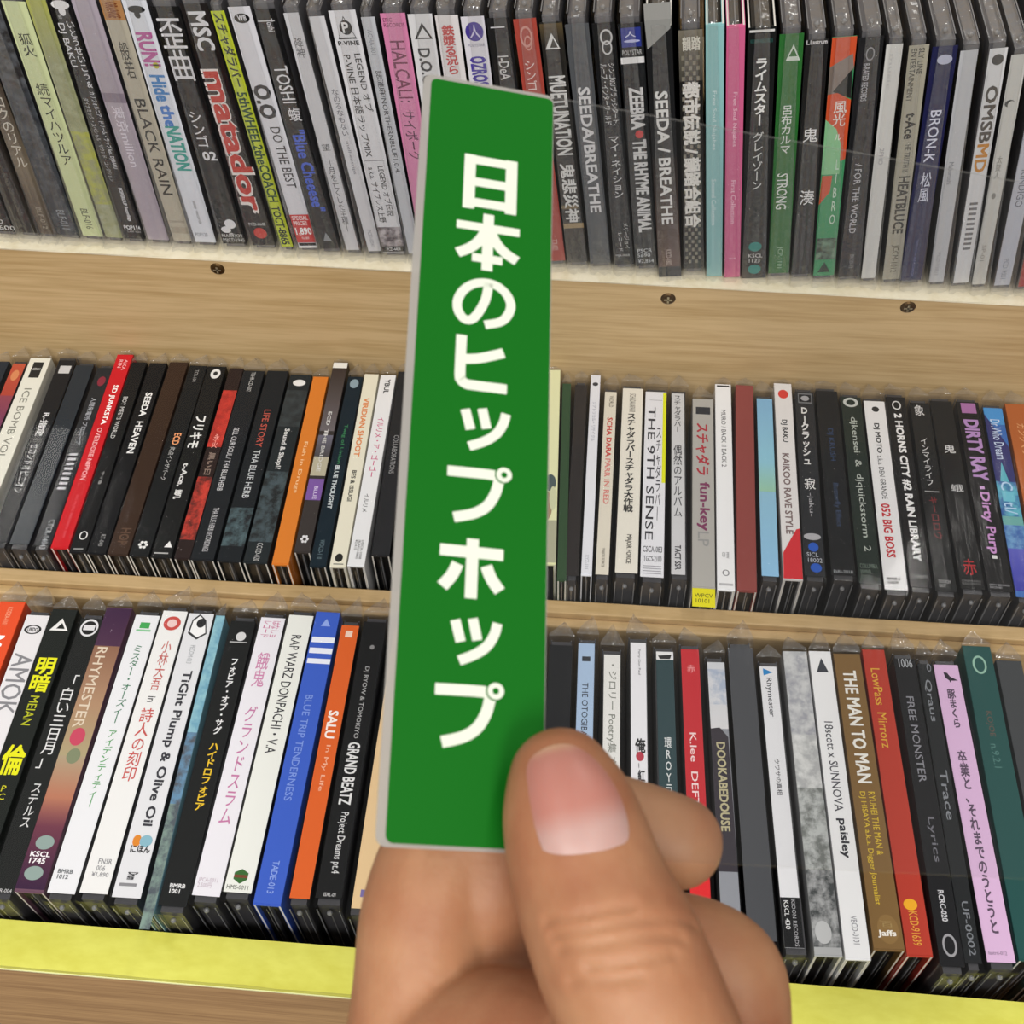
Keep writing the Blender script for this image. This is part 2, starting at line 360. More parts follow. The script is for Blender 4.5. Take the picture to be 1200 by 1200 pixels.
# ------------------------------------------------------------------ the CDs
# row, foot of the printed spine (mm from the eye), lean (deg), thickness, spine length, printed width, case offset, kind, colour, label, print
CDS = [
(0, [-286.21, 423.06, -361.35], 2.04, 11.8, 118.0, 11.55, 0.0, 'j', '0c0c0e', 'black CD with white digits at its foot, left end of the top shelf', [('H', 'RP\nSD\n2600', 0.1, 1, 0.909, 0.993, 'd8d8d8', 0)]),
(0, [-274.24, 423.06, -361.65], 2.04, 9.68, 118.0, 9.43, -0.12, 'j', '17130f', 'near-black CD second from the left end of the top shelf', [('R', 'BLACK SUN RECORDS', 0.3, 0.55, 0.717, 0.916, '5a5652', 0)]),
(0, [-265.03, 423.06, -361.87], 2.04, 8.0, 118.0, 7.75, -0.01, 'j', '5b5144', 'brown photo-print CD with pale handwritten kana, left part of the top shelf', [('G', 0.035, 0.395, '2a1c18', '55493c'), ('G', 0.395, 0.675, '55493c', '7d705c'), ('G', 0.675, 0.996, '7d705c', '584c40'), ('V', 'コクのリアル', 0.2, 0.85, 0.386, 0.684, 'd9d3c4', 0), ('R', 'BLF-012', 0.3, 0.6, 0.871, 0.975, 'a89f8e', 0)]),
(0, [-255.19, 423.06, -362.09], 2.04, 10.66, 118.0, 10.41, 0.06, 'j', '353a40', 'dark slate-blue CD just left of the pale yellow-green spine on the top shelf', [('N', 0.028, 0.345, '2a2829', '5c6066', 0, 1), ('N', 0.345, 0.987, '2b2f36', '4c5258', 0, 1), ('R', 'BLF-011', 0.3, 0.65, 0.878, 0.971, '9aa0a6', 0)]),
(0, [-243.65, 423.06, -362.36], 2.04, 9.83, 115.9, 9.58, -0.12, 'j', 'd9e3ae', 'pale yellow-green CD with thin dark Japanese writing, left on the top shelf', [('V', '狐火', 0.2, 0.75, 0.116, 0.205, '20281c', 0), ('V', '続マイハツルア', 0.2, 0.75, 0.309, 0.658, '20281c', 0), ('R', 'BLF-016', 0.3, 0.65, 0.863, 0.963, '6c735a', 0)]),
(0, [-233.56, 423.06, -362.64], 1.64, 8.22, 117.1, 7.97, -0.09, 'j', 'a9ad86', 'blotchy olive-green CD without writing, left on the top shelf', [('G', 0.0, 0.235, 'b4b85e', 'a2a67c'), ('N', 0.235, 0.51, '9a9e74', 'aeb28c', 0, 1), ('N', 0.51, 0.837, 'a2a67c', 'bcc058', 0, 1), ('N', 0.837, 0.994, 'a2a67c', 'b0b498', 0, 1)]),
(0, [-223.68, 423.06, -362.89], 1.34, 9.29, 118.4, 9.04, -0.12, 'j', '0c0c0e', 'black CD with a white tree emblem and two columns of kana, top shelf', [('E', 0.1, 0.9, 0.009, 0.041, 'f0f0f0'), ('E', 0.35, 0.65, 0.03, 0.064, 'f0f0f0'), ('R', 'POPGROUP', 0.25, 0.4, 0.06, 0.075, 'd0d0d0', 0), ('V', 'いとうせいこう&', 0.5, 0.85, 0.083, 0.331, 'e6e6ea', 0), ('R', 'DJ BAKU', 0.05, 0.4, 0.09, 0.252, 'e6e6ea', 0), ('R', 'カリフォルニア・ドリーム・ラップ feat. DJ BAKU', 0.5, 0.8, 0.347, 0.67, 'e6e6ea', 0), ('R', 'ダイナミック・スペシャル・サウンド・コレクション', 0.15, 0.4, 0.373, 0.728, 'c8c8c8', 0), ('R', 'POPGROUP Recordings', 0.4, 0.65, 0.757, 0.913, 'e6e6ea', 1), ('H', 'POP114', 0.1, 0.95, 0.934, 0.955, 'e6e6ea', 1), ('H', '2,400 YEN', 0.2, 0.9, 0.96, 0.97, 'b8b8b8', 0)]),
(0, [-212.55, 423.06, -363.1], 0.73, 9.94, 118.9, 9.69, 0.12, 'j', 'b3a8b3', 'lilac-grey CD with faint white lettering beside a black one on the top shelf', [('B', 0, 1, 0.352, 0.39, '8e8290'), ('G', 0, 0.352, 'b7adb9', 'aea3ae'), ('R', '東京million', 0.25, 0.75, 0.403, 0.66, 'e4dde8', 0)]),
(0, [-201.2, 423.06, -363.34], 0.39, 8.74, 118.3, 8.49, -0.12, 'j', 'bdb6a4', 'tan-grey CD lettered in thin dark capitals under an orange-brown tip, top shelf', [('B', 0, 1, 0.0, 0.071, 'b88654'), ('R', 'ORANGE', 0.2, 0.8, 0.007, 0.063, '8a4a26', 1), ('V', '般若', 0.25, 0.7, 0.148, 0.288, '3a3a34', 0), ('R', 'BLACK RAIN', 0.2, 0.75, 0.367, 0.778, '2c2c2a', 0), ('H', 'CDR-00183-2002', 0.1, 0.9, 0.899, 0.909, '8a8478', 0), ('B', 0.05, 0.95, 0.93, 0.961, 'a9a290')]),
(0, [-190.29, 423.06, -363.53], -0.28, 10.03, 118.5, 9.78, 0.01, 'j', 'e4e8f0', 'white CD with bubbly pink, blue and green lettering on the top shelf', [('E', 0.15, 0.85, 0.018, 0.044, '0c0c0e'), ('E', 0.35, 0.6, 0.037, 0.063, '0c0c0e'), ('R', 'RUN!', 0.15, 0.85, 0.112, 0.238, 'c05ca0', 2), ('R', 'Hide', 0.2, 0.85, 0.27, 0.374, '3c86c8', 2), ('R', 'the', 0.25, 0.8, 0.387, 0.482, '3f7fd0', 2), ('R', 'NATION', 0.2, 0.85, 0.473, 0.664, '2fa598', 2), ('E', 0.5, 0.75, 0.222, 0.246, 'c8c030'), ('R', 'jazzy records', 0.4, 0.6, 0.8, 0.91, '888888', 0), ('H', 'POP120', 0.1, 0.7, 0.952, 0.971, '8a8f98', 0)]),
(0, [-176.46, 423.06, -363.71], -1.41, 11.6, 116.4, 11.35, -0.12, 'j', '0c0c0e', 'black CD with two big squashed white characters near its top, top shelf', [('V', '歪曲', 0.05, 0.9, 0.041, 0.276, 'e6e6ea', 0), ('V', 'シンゴ', 0.2, 0.65, 0.399, 0.547, 'e6e6ea', 0), ('H', '02', 0.25, 0.8, 0.568, 0.607, 'e6e6ea', 1), ('E', 0.3, 0.75, 0.88, 0.925, 'e6e6ea'), ('E', 0.1, 0.5, 0.914, 0.946, 'e6e6ea'), ('R', 'MARY JOY', 0.3, 0.55, 0.946, 0.962, 'e6e6ea', 0), ('H', 'MARYJOY\nMJCD1945', 0.05, 0.95, 0.951, 0.994, 'c8c8c8', 0)]),
(0, [-162.7, 423.06, -363.95], -2.41, 11.19, 118.1, 10.94, 0.05, 'j', '1a1415', 'black CD with a red spiky gothic logo down the spine on the top shelf', [('R', 'MSC', 0.2, 0.85, 0.026, 0.167, 'e6e6ea', 1), ('R', 'matador', 0.02, 0.98, 0.235, 0.848, 'f0e8e4', 4), ('R', 'matador', 0.1, 0.92, 0.243, 0.833, 'c8362b', 3), ('H', 'PCD-6648', 0.1, 0.8, 0.889, 0.904, 'd0d0d0', 0), ('E', 0.2, 0.75, 0.914, 0.966, 'c93a30')]),
(0, [-151.98, 423.06, -364.34], -3.38, 5.76, 115.8, 5.39, 0.19, 'j', 'c8d636', 'lime-green CD with bold dark lettering on the top shelf', [('R', 'スチャダラパー', 0.08, 0.92, 0.007, 0.283, '25331a', 1), ('R', '5thWHEEL2theCOACH', 0.1, 0.9, 0.304, 0.781, '1f4a20', 1), ('R', 'TOCT-8865', 0.1, 0.8, 0.801, 0.989, '25331a', 1)]),
(0, [-142.2, 423.06, -364.36], -3.79, 9.26, 117.8, 8.78, -0.2, 'j', 'e2e2e8', 'white CD with black lettering and a red special-price tag at its foot, top shelf', [('E', 0.15, 0.85, 0.022, 0.057, '0c0c0e'), ('H', 'WB', 0.3, 0.7, 0.029, 0.048, 'e6e6ea', 1), ('R', 'O.O', 0.05, 0.85, 0.284, 0.42, '2c2c2e', 2), ('R', 'DO THE BEST', 0.3, 0.8, 0.454, 0.717, '3c3c3e', 0), ('B', 0, 1, 0.84, 0.975, 'cf3d3c'), ('H', 'SPECIAL\nPRICE!!', 0.08, 0.92, 0.846, 0.891, 'f4dcdc', 1), ('H', '1,890', 0.08, 0.92, 0.902, 0.941, 'ffffff', 1), ('H', '税込価格', 0.3, 0.7, 0.946, 0.959, 'f4dcdc', 0), ('B', 0.05, 0.95, 0.977, 0.99, '0c0c0e'), ('B', 0, 1, 0.993, 1.001, 'f0f0f0')]),
(0, [-132.4, 423.06, -364.62], -3.86, 9.89, 117.4, 8.77, 0.52, 'j', '0c0c0e', 'black CD with white capitals above blue handwriting on the top shelf', [('B', 0.08, 0.85, 0.039, 0.044, 'c8c8c8'), ('R', 'Toshi', 0.45, 0.75, 0.033, 0.079, 'e6e6ea', 0), ('R', 'TOSHI', 0.2, 0.85, 0.205, 0.35, 'e6e6ea', 0), ('V', '蝮', 0.3, 0.9, 0.367, 0.423, 'e6e6ea', 0), ('R', '"Blue Cheeese"', 0.2, 0.85, 0.458, 0.817, '3e5fd0', 1), ('T', 0.3, 0.75, 0.92, 0.962, '909498')]),
(0, [-121.52, 423.06, -364.89], -4.18, 8.49, 116.3, 5.87, 0.24, 'j', 'd4d4d8', 'grey-white CD with two small pencilled characters near the top, right of the blue handwriting', [('V', '降神', 0.2, 0.8, 0.088, 0.163, '6c6c70', 0), ('V', '望', 0.2, 0.8, 0.508, 0.536, '4a4a4e', 0), ('V', '〜月を亡くした王様〜', 0.25, 0.75, 0.573, 0.908, '58585c', 0)]),
(0, [-111.29, 423.06, -365.07], -4.39, 7.43, 115.3, 6.02, -0.71, 'j', 'dcdce0', 'white CD with a thin line of small grey kana, left of the P logo one', [('V', 'なのるなもない', 0.25, 0.7, 0.272, 0.464, '70707a', 0), ('R', 'melhentrips', 0.3, 0.6, 0.487, 0.632, '8a8a92', 0), ('R', 'PCD-0041', 0.3, 0.6, 0.893, 0.978, '9a9aa2', 0)]),
(0, [-102.26, 423.06, -365.26], -3.75, 10.78, 118.1, 10.53, 0.07, 'j', 'e4e4e8', 'white CD with a black diamond P logo and two lines of black text, top shelf', [('T', 0.15, 0.85, 0.018, 0.1, '0c0c0e'), ('T', 0.2, 0.8, 0.024, 0.094, 'e4e4e8'), ('E', 0.28, 0.75, 0.033, 0.085, '0c0c0e'), ('H', 'P', 0.38, 0.62, 0.04, 0.078, 'f0f0f0', 1), ('H', 'P-VINE', 0.1, 0.9, 0.106, 0.122, '0c0c0e', 1), ('R', 'LEGEND オブ', 0.6, 0.9, 0.153, 0.375, '1e1e20', 0), ('R', 'P-VINE 日本語ラップMIX', 0.18, 0.5, 0.156, 0.56, '1e1e20', 0), ('B', 0.1, 0.9, 0.575, 0.578, '909094'), ('R', 'LEGEND オブ伝説', 0.55, 0.85, 0.601, 0.825, '1e1e20', 0), ('R', 'a.k.a. サイプレス上野', 0.15, 0.45, 0.605, 0.855, '1e1e20', 0), ('N', 0.877, 0.97, '5b5156', 'c4bcc0', 0, 1), ('B', 0, 1, 0.97, 0.997, '0c0c0e'), ('H', 'PCD-4404', 0.2, 0.8, 0.976, 0.992, 'e6e6ea', 0)]),
(0, [-92.99, 423.06, -365.7], -3.58, 5.55, 116.0, 5.3, -0.12, 'j', 'c9ccd2', 'thin pale grey CD with one line of grey lettering, left of the pink spine', [('R', 'ACHA-001', 0.25, 0.6, 0.043, 0.136, '8c9098', 0), ('R', '誌漣麻/NORTHERNBLUE1.0.4.', 0.25, 0.75, 0.196, 0.618, '3c4046', 0)]),
(0, [-84.77, 423.06, -365.78], -2.8, 9.94, 117.8, 9.69, -0.0, 'j', 'e08ab4', 'bright pink CD with thin dark lettering beside the top of the green card', [('H', 'EPIC\nRECORDS', 0.08, 0.92, 0.015, 0.047, '7c3a5c', 0), ('R', 'HALCALI', 0.2, 0.8, 0.096, 0.312, '7a2a52', 0), ('R', '：サイボーグ', 0.2, 0.75, 0.32, 0.565, '5c2346', 0)]),
(0, [-73.75, 423.06, -366.03], -3.05, 9.71, 118.0, 9.46, -0.01, 'j', 'e4e4e6', 'white CD with a black triangle emblem above the green card', [('T', 0.15, 0.9, 0.029, 0.087, '0c0c0e'), ('T', 0.28, 0.78, 0.046, 0.082, 'e4e4e6'), ('R', 'D.O.C', 0.2, 0.7, 0.12, 0.252, '333336', 1)]),
(0, [-62.47, 423.06, -366.27], -3.59, 9.03, 118.0, 8.78, -0.08, 'j', 'e8e4e4', 'white CD with a column of red characters above the green card', [('V', '鉄漿る況ら', 0.2, 0.75, 0.033, 0.211, 'cc3c3c', 1)]),
(0, [-51.51, 423.06, -366.47], -4.12, 9.2, 118.0, 8.95, -0.09, 'j', 'e6e4ec', 'white CD with a violet round emblem above the green card', [('E', 0.12, 0.9, 0.018, 0.086, '4a3a9a'), ('V', '人', 0.3, 0.75, 0.029, 0.075, 'dcd6f4', 0), ('H', 'POLYSTAR', 0.15, 0.9, 0.094, 0.105, '8a88a0', 0), ('R', 'OZROSAURUS', 0.15, 0.85, 0.14, 0.353, '4a3aa8', 2)]),
(0, [-40.8, 423.06, -366.7], -4.63, 9.24, 118.0, 8.99, 0.12, 'j', '19191b', 'black CD with a white bar and small white letters above the green card', [('B', 0.15, 0.75, 0.03, 0.034, 'e6e6ea'), ('R', 'I-DeA', 0.3, 0.75, 0.134, 0.222, 'd8d8d8', 0)]),
(0, [-28.13, 423.06, -366.89], -5.81, 9.1, 118.3, 8.72, -0.08, 'j', 'b0483c', 'brick-red CD beside the top right corner of the green card', [('O', 0.2, 0.75, 0.024, 0.1, 'd89a90'), ('O', 0.35, 0.7, 0.058, 0.112, 'd89a90'), ('V', 'シンゴ', 0.25, 0.7, 0.147, 0.258, 'f2dcd8', 0), ('R', 'TCR-0021', 0.4, 0.7, 0.895, 0.947, 'e0b8b0', 0)]),
(0, [-18.21, 423.06, -367.12], -5.88, 9.03, 117.4, 8.78, -0.03, 'j', '252320', 'dark CD with jagged white lettering and a brown patch, right of the green card', [('G', 0.004, 0.077, '5c4d32', '2c2822'), ('T', 0.15, 0.8, 0.038, 0.095, 'e8e8e6'), ('T', 0.35, 0.7, 0.056, 0.09, '333028'), ('R', 'MUETUNATION', 0.12, 0.88, 0.193, 0.508, 'e2e2e0', 1), ('R', '鬼悲災神', 0.15, 0.85, 0.544, 0.806, 'e2e2e0', 1), ('B', 0, 1, 0.811, 0.834, 'a58f68'), ('G', 0.834, 1, '3a332a', '3c3a36'), ('B', 0, 0.8, 0.727, 0.744, '7d6a48')]),
(0, [-7.75, 423.06, -367.34], -6.18, 9.2, 117.2, 8.95, 0.03, 'j', '55585c', 'slate-grey CD with large white lettering right of the green card', [('R', 'SEEDA/BREATHE', 0.25, 0.78, 0.23, 0.755, 'e4e4e6', 1), ('H', 'CAKES\nXXCD-12', 0.3, 0.9, 0.928, 0.976, '35373a', 0)]),
(0, [2.92, 423.06, -367.58], -6.46, 8.92, 118.2, 8.67, -0.07, 'j', '151618', 'black CD with two lines of small white kana and a scribbled emblem, top shelf', [('O', 0.3, 0.85, 0.022, 0.078, 'd4d4d4'), ('O', 0.35, 0.8, 0.061, 0.113, 'd4d4d4'), ('R', 'シンゴ02/ブラッシタート、', 0.55, 0.85, 0.144, 0.381, 'd8d8d8', 0), ('R', 'ループ・インターワールド', 0.2, 0.5, 0.144, 0.376, 'd8d8d8', 0), ('V', 'マイ・ネイション', 0.3, 0.75, 0.425, 0.684, 'd8d8d8', 0), ('R', 'メリージョイ', 0.6, 0.85, 0.801, 0.922, 'c0c0c0', 0), ('R', 'レコード', 0.3, 0.5, 0.846, 0.934, 'c0c0c0', 0), ('H', 'MJR-0058', 0.1, 0.8, 0.948, 0.962, 'b8b8b8', 0)]),
(0, [12.95, 423.06, -367.78], -6.41, 9.6, 118.4, 9.35, -0.03, 'j', '191b1d', 'black CD with a blue square emblem above a white bar on the top shelf', [('B', 0.1, 0.9, 0.014, 0.082, '2c3a94'), ('V', '人', 0.25, 0.7, 0.026, 0.048, 'd4d8f4', 0), ('E', 0.2, 0.85, 0.056, 0.066, 'c4c8f0'), ('H', 'POLYSTAR', 0.1, 0.9, 0.092, 0.11, 'c8c8c8', 0), ('B', 0.02, 0.98, 0.118, 0.141, 'f0f0f0'), ('R', 'ZEEBRA', 0.25, 0.85, 0.229, 0.392, 'e0e0e0', 2), ('E', 0.4, 0.75, 0.396, 0.428, 'd03030'), ('R', 'THE RHYME ANIMAL', 0.25, 0.85, 0.433, 0.837, 'e0e0e0', 2), ('H', 'PSCR\n5690', 0.1, 0.8, 0.916, 0.956, 'c8ccd0', 0), ('H', '¥2,854', 0.1, 0.85, 0.965, 0.987, 'c8ccd0', 0)]),
(0, [23.79, 421.06, -370.9], -6.37, 10.03, 121.4, 9.78, -0.03, 'd', '17181a', 'tall black CD with a folded grey tip and white lettering on the top shelf', [('B', 0, 1, -0.084, -0.029, '9a9a98'), ('P', [(0, -0.029), (1, -0.029), (0.95, 0.003), (0.05, 0.069)], '8f908e'), ('R', 'SEEDA / BREATHE', 0.25, 0.75, 0.219, 0.757, 'e0e0e0', 1), ('G', 0.474, 0.954, '241f1d', '5a4036'), ('R', 'SEEDA / BREATHE', 0.25, 0.75, 0.219, 0.757, 'e0e0e0', 1), ('R', 'KSCD-1802', 0.35, 0.6, 0.874, 0.948, 'b8a8a0', 0)]),
(0, [34.12, 423.06, -368.36], -5.74, 9.24, 116.9, 8.99, 0.06, 'j', '1e1e1c', 'black CD with heavy white characters and a grey mesh pattern, top shelf', [('G', 0.001, 0.186, '7d7768', '4a4740'), ('H', '韻踏', 0.15, 0.9, 0.023, 0.075, 'e0ddd0', 1), ('X', 0.1, 0.9, 0.092, 0.976, '8b8676'), ('R', '都市伝説 / 韻踏合組合', 0.12, 0.88, 0.188, 0.8, 'f2f0ea', 2)]),
(0, [43.6, 423.06, -371.62], -5.74, 6.93, 122.3, 6.58, 0.01, 'd', '8ec0c2', 'pale turquoise CD next to a pink one on the top shelf', [('R', 'Free Soul Nujabes', 0.3, 0.6, 0.225, 0.449, 'cfe4e6', 0), ('R', 'Second Collection', 0.3, 0.6, 0.567, 0.764, 'cfe4e6', 0)]),
(0, [51.59, 423.06, -371.81], -5.88, 6.9, 122.1, 6.4, 0.06, 'd', 'd0618f', 'rose-pink CD next to the pale turquoise one on the top shelf', [('R', 'Free Soul Nujabes', 0.35, 0.65, 0.225, 0.43, 'eec0d4', 0), ('R', 'First Collection', 0.35, 0.65, 0.567, 0.753, 'eec0d4', 0), ('H', 'RR12-88', 0.3, 0.7, 0.908, 0.917, 'eec0d4', 0)]),
(0, [61.32, 423.06, -371.8], -5.79, 10.45, 121.7, 10.12, -0.15, 'd', '141617', 'black CD with stacked white kana and two teal leaves at its foot, top shelf', [('V', 'ライムスター', 0.3, 0.75, 0.1, 0.345, 'f0f0f0', 1), ('V', 'グレイゾーン', 0.3, 0.7, 0.369, 0.6, 'd8d8d8', 0), ('E', 0.25, 0.8, 0.832, 0.875, '16847c'), ('H', 'KSCL\n1123', 0.25, 0.85, 0.886, 0.927, 'c8c8c8', 0), ('E', 0.25, 0.8, 0.937, 0.981, '16847c'), ('B', 0.05, 0.95, 0.002, 0.01, 'd8d8d8'), ('H', 'KIOON RECORDS', 0.1, 0.9, 0.033, 0.046, '28625c', 0)]),
(0, [71.88, 423.06, -369.24], -5.74, 9.2, 116.9, 8.95, -0.05, 'j', '2a7030', 'dark green CD with white lettering and a diamond emblem on the top shelf', [('T', 0.3, 0.9, 0.036, 0.095, 'd8e4d8'), ('T', 0.42, 0.78, 0.051, 0.08, '2a7030'), ('V', '呂布カルマ', 0.25, 0.72, 0.262, 0.454, 'e8efe8', 0), ('R', 'STRONG', 0.2, 0.7, 0.538, 0.695, 'e8efe8', 0), ('R', 'JCP-1101', 0.35, 0.65, 0.87, 0.974, '9cc09c', 0)]),
(0, [81.87, 423.06, -369.49], -5.99, 8.69, 115.0, 8.44, -0.02, 'j', '1a1b1c', 'black CD with two white brush characters widely spaced on the top shelf', [('H', 'L.Lastrum', 0.05, 0.95, -0.001, 0.015, 'e0e0e0', 1), ('V', '鬼', 0.15, 0.85, 0.334, 0.392, 'f0f0f0', 0), ('V', '湊', 0.2, 0.9, 0.598, 0.665, 'f0f0f0', 0)]),
(0, [91.92, 423.06, -369.68], -5.98, 9.27, 116.7, 9.02, -0.12, 'j', '3f9d66', 'orange and green camouflage-patterned CD on the top shelf', [('B', 0, 1, 0.0, 0.106, 'd6552f'), ('P', [(0, 0.106), (0.9, 0.061), (1, 0.115), (0.3, 0.208), (0, 0.208)], '8b7d75'), ('P', [(0.95, 0.115), (1, 0.227), (0.2, 0.198)], '222422'), ('B', 0, 0.2, 0.106, 0.208, '7d7068'), ('P', [(0, 0.208), (0.4, 0.203), (1, 0.232), (1, 0.467), (0.5, 0.488), (0, 0.324)], 'd6552f'), ('P', [(0, 0.304), (0.5, 0.344), (0.75, 0.405), (0.8, 0.53), (0, 0.53)], '8fcf98'), ('P', [(0.05, 0.536), (0.5, 0.536), (0.45, 0.606), (0, 0.662)], 'd6552f'), ('V', '風光', 0.3, 0.85, 0.235, 0.332, 'f4efe8', 0), ('H', 'ル', 0.45, 0.75, 0.364, 0.389, 'f4efe8', 0), ('V', 'LIBRO', 0.55, 0.8, 0.467, 0.753, 'cfe8d4', 0), ('N', 0.817, 0.92, '2c3a2c', '7a9a80', 0.05, 0.95), ('T', 0.2, 0.8, 0.932, 0.982, '1f3a28')]),
(0, [102.76, 423.06, -369.91], -6.52, 9.44, 117.2, 9.19, 0.12, 'j', '1b1c1f', 'black CD with angular white letters low on the spine, right of the camouflage one', [('O', 0.35, 0.7, 0.035, 0.084, '8c8c90'), ('R', 'B-RATED RECORDS', 0.3, 0.55, 0.093, 0.232, 'b8b8bc', 0), ('R', '/ FOR THE WORLD', 0.35, 0.65, 0.482, 0.789, 'c8c8cc', 0), ('R', 'BRCD-12', 0.5, 0.7, 0.89, 0.957, '8c8c90', 0)]),
(0, [111.77, 423.06, -370.3], -6.56, 7.03, 114.8, 5.95, 0.24, 'j', 'dcdcd8', 'plain white CD with only a faint grey mark on the top shelf', [('R', '2PHO', 0.3, 0.6, 0.401, 0.469, '9c9ca0', 0), ('R', 'music', 0.3, 0.5, 0.034, 0.164, 'c8c8c8', 0)]),
(0, [121.8, 423.06, -370.39], -7.07, 7.7, 114.9, 7.26, -0.22, 'j', 'aca897', 'tan-grey CD with dense black serif lettering on the top shelf', [('R', 'SLY LINE\nENTERTAINMENT', 0.15, 0.8, 0.01, 0.209, '3a3833', 0), ('R', 't-Ace', 0.25, 0.8, 0.253, 0.358, '2a2926', 1), ('R', 'THE TRUTH IS', 0.4, 0.7, 0.368, 0.499, '4a4842', 0), ('R', 'HEATBLUCE', 0.25, 0.85, 0.515, 0.775, '3a3833', 1), ('R', 'JCCM-1012', 0.3, 0.75, 0.829, 0.964, '57523f', 0)]),
(0, [130.36, 423.06, -370.56], -6.57, 9.39, 114.8, 9.14, 0.12, 'j', '1c1f4c', 'navy-blue CD with thin white handwriting on the top shelf', [('E', 0.25, 0.85, 0.03, 0.066, 'c0c4dc'), ('R', 'BRON-K', 0.3, 0.75, 0.239, 0.451, 'dfe2f4', 0), ('V', '松風', 0.3, 0.75, 0.494, 0.625, 'dfe2f4', 0), ('R', 'YOUTH RECORDS', 0.5, 0.6, 0.798, 0.982, '6a70a0', 0)]),
(0, [141.69, 423.06, -370.91], -7.74, 8.2, 113.9, 6.28, 0.67, 'j', 'c4c6ca', 'pale grey CD right of the navy one on the top shelf', [('R', 'Maboroshi', 0.25, 0.55, 0.438, 0.534, '7c8088', 0), ('R', 'PCD-93821', 0.3, 0.55, 0.852, 0.964, 'a0a4a8', 0)]),
(0, [152.51, 423.06, -370.93], -7.85, 8.41, 115.1, 6.39, -0.62, 'j', 'dfe0e2', 'white CD with bold grey and amber letters and a barcode on the top shelf', [('E', 0.2, 0.85, 0.02, 0.06, '3a3a3c'), ('R', 'OMSB', 0.15, 0.85, 0.136, 0.36, '4a443f', 1), ('R', 'MD', 0.15, 0.85, 0.365, 0.484, 'c8862c', 1), ('R', '||||||||||', 0.25, 0.75, 0.615, 0.835, '77777a', 1)]),
(0, [160.18, 423.06, -371.37], -7.74, 7.44, 113.2, 5.7, 0.47, 'j', 'cfcfca', 'white CD with a dark crescent mark, near the right end of the top shelf', [('E', 0.1, 0.75, 0.17, 0.199, '2a3030'), ('E', 0.3, 0.8, 0.175, 0.206, 'cfcfca'), ('V', '太鼓人', 0.25, 0.6, 0.397, 0.498, '8c8c88', 0), ('E', 0.3, 0.6, 0.559, 0.587, '8c8c88'), ('R', 'SP-01', 0.3, 0.6, 0.802, 0.882, '9c9c98', 0)]),
(0, [170.47, 423.06, -371.4], -7.74, 9.42, 118.0, 6.55, 0.1, 'j', 'c3c7d2', 'bluish-white CD second from the right end of the top shelf', [('R', 'KINDIGO', 0.3, 0.75, 0.475, 0.634, '787c88', 0), ('R', 'PCD-9001', 0.3, 0.65, 0.872, 0.969, '90949c', 0)]),
(0, [181.29, 423.06, -371.56], -7.74, 9.07, 118.0, 7.25, -0.63, 'j', 'a83a34', 'dark red CD at the right end of the top shelf', []),
(1, [-303.37, 291.3, -428.5], -2.13, 10.48, 112.5, 9, 0.46, 'd', '2a3038', 'dark CD cut by the left edge of the middle row', []),
(1, [-292.48, 294.2, -428.5], -2.13, 8.32, 109.6, 6.52, -0.3, 'j', '7a4a5e', 'CD fading from orange to purple at the left end of the middle row', [('G', 0, 0.199, 'c85a40', 'b84a3c'), ('G', 0.199, 0.489, '9a4a58', '6a3a66'), ('E', 0.2, 0.8, 0.041, 0.107, 'e09060')]),
(1, [-283.27, 292.34, -428.5], -2.13, 10.6, 115.0, 7.41, 1.0, 'd', 'e4e3d8', 'cream CD with widely spaced grey letters at the left end of the middle row', [('B', 0.25, 0.75, 0.023, 0.116, '2c2c2c'), ('H', 'CDSH', 0.32, 0.68, 0.058, 0.071, 'e4e4e4', 0), ('R', 'ICE BOMB VOL.', 0.3, 0.65, 0.179, 0.583, '88887e', 0)]),
(1, [-268.56, 294.2, -428.5], -2.13, 10.6, 113.4, 8.69, -0.94, 'j', '1c1e22', 'black CD with white stacked kana and a barcode-like mark, left part of the middle row', [('B', 0.2, 0.85, 0.034, 0.08, 'd4d4d4'), ('R', 'R-指定', 0.25, 0.7, 0.313, 0.445, 'e8e8e8', 1), ('B', 0.3, 0.7, 0.463, 0.469, '8a8a8a'), ('R', 'セカンドオピニオン', 0.25, 0.75, 0.487, 0.749, 'e8e8e8', 0)]),
(1, [-258.9, 294.2, -428.5], -2.13, 9.54, 110.4, 9.06, 0.22, 'j', '2c333a', 'smoky grey CD without writing, second left of the red one in the middle row', []),
(1, [-248.34, 294.2, -428.5], -1.98, 8.03, 109.3, 7.78, -0.12, 'j', '272a2e', 'dark CD with white characters directly left of the red one', [('E', 0.3, 0.8, 0.054, 0.113, '8e3040'), ('R', '人間発電所 プロローグ', 0.3, 0.65, 0.185, 0.462, 'c0c4cc', 0), ('R', '||||||||', 0.2, 0.7, 0.51, 0.71, 'd4d4d8', 1), ('R', 'CTCR-14043', 0.4, 0.75, 0.868, 1.019, 'c0c4c8', 0)]),
(1, [-239.85, 293.35, -428.5], -2.18, 8.06, 119.0, 7.81, 0.12, 'd', 'c81f28', 'bright red CD with white capitals in the middle row', [('R', 'AKA\nRIN', 0.25, 0.8, 0.026, 0.089, 'f0b8bc', 0), ('R', 'SD JUNKSTA', 0.35, 0.75, 0.174, 0.392, 'ffffff', 1), ('R', 'OVERDOSE NIPPON', 0.35, 0.65, 0.409, 0.679, 'f4c8cc', 0), ('R', 'BIG MUSIC RECORDS 2009', 0.45, 0.6, 0.753, 0.957, 'd8606a', 0)]),
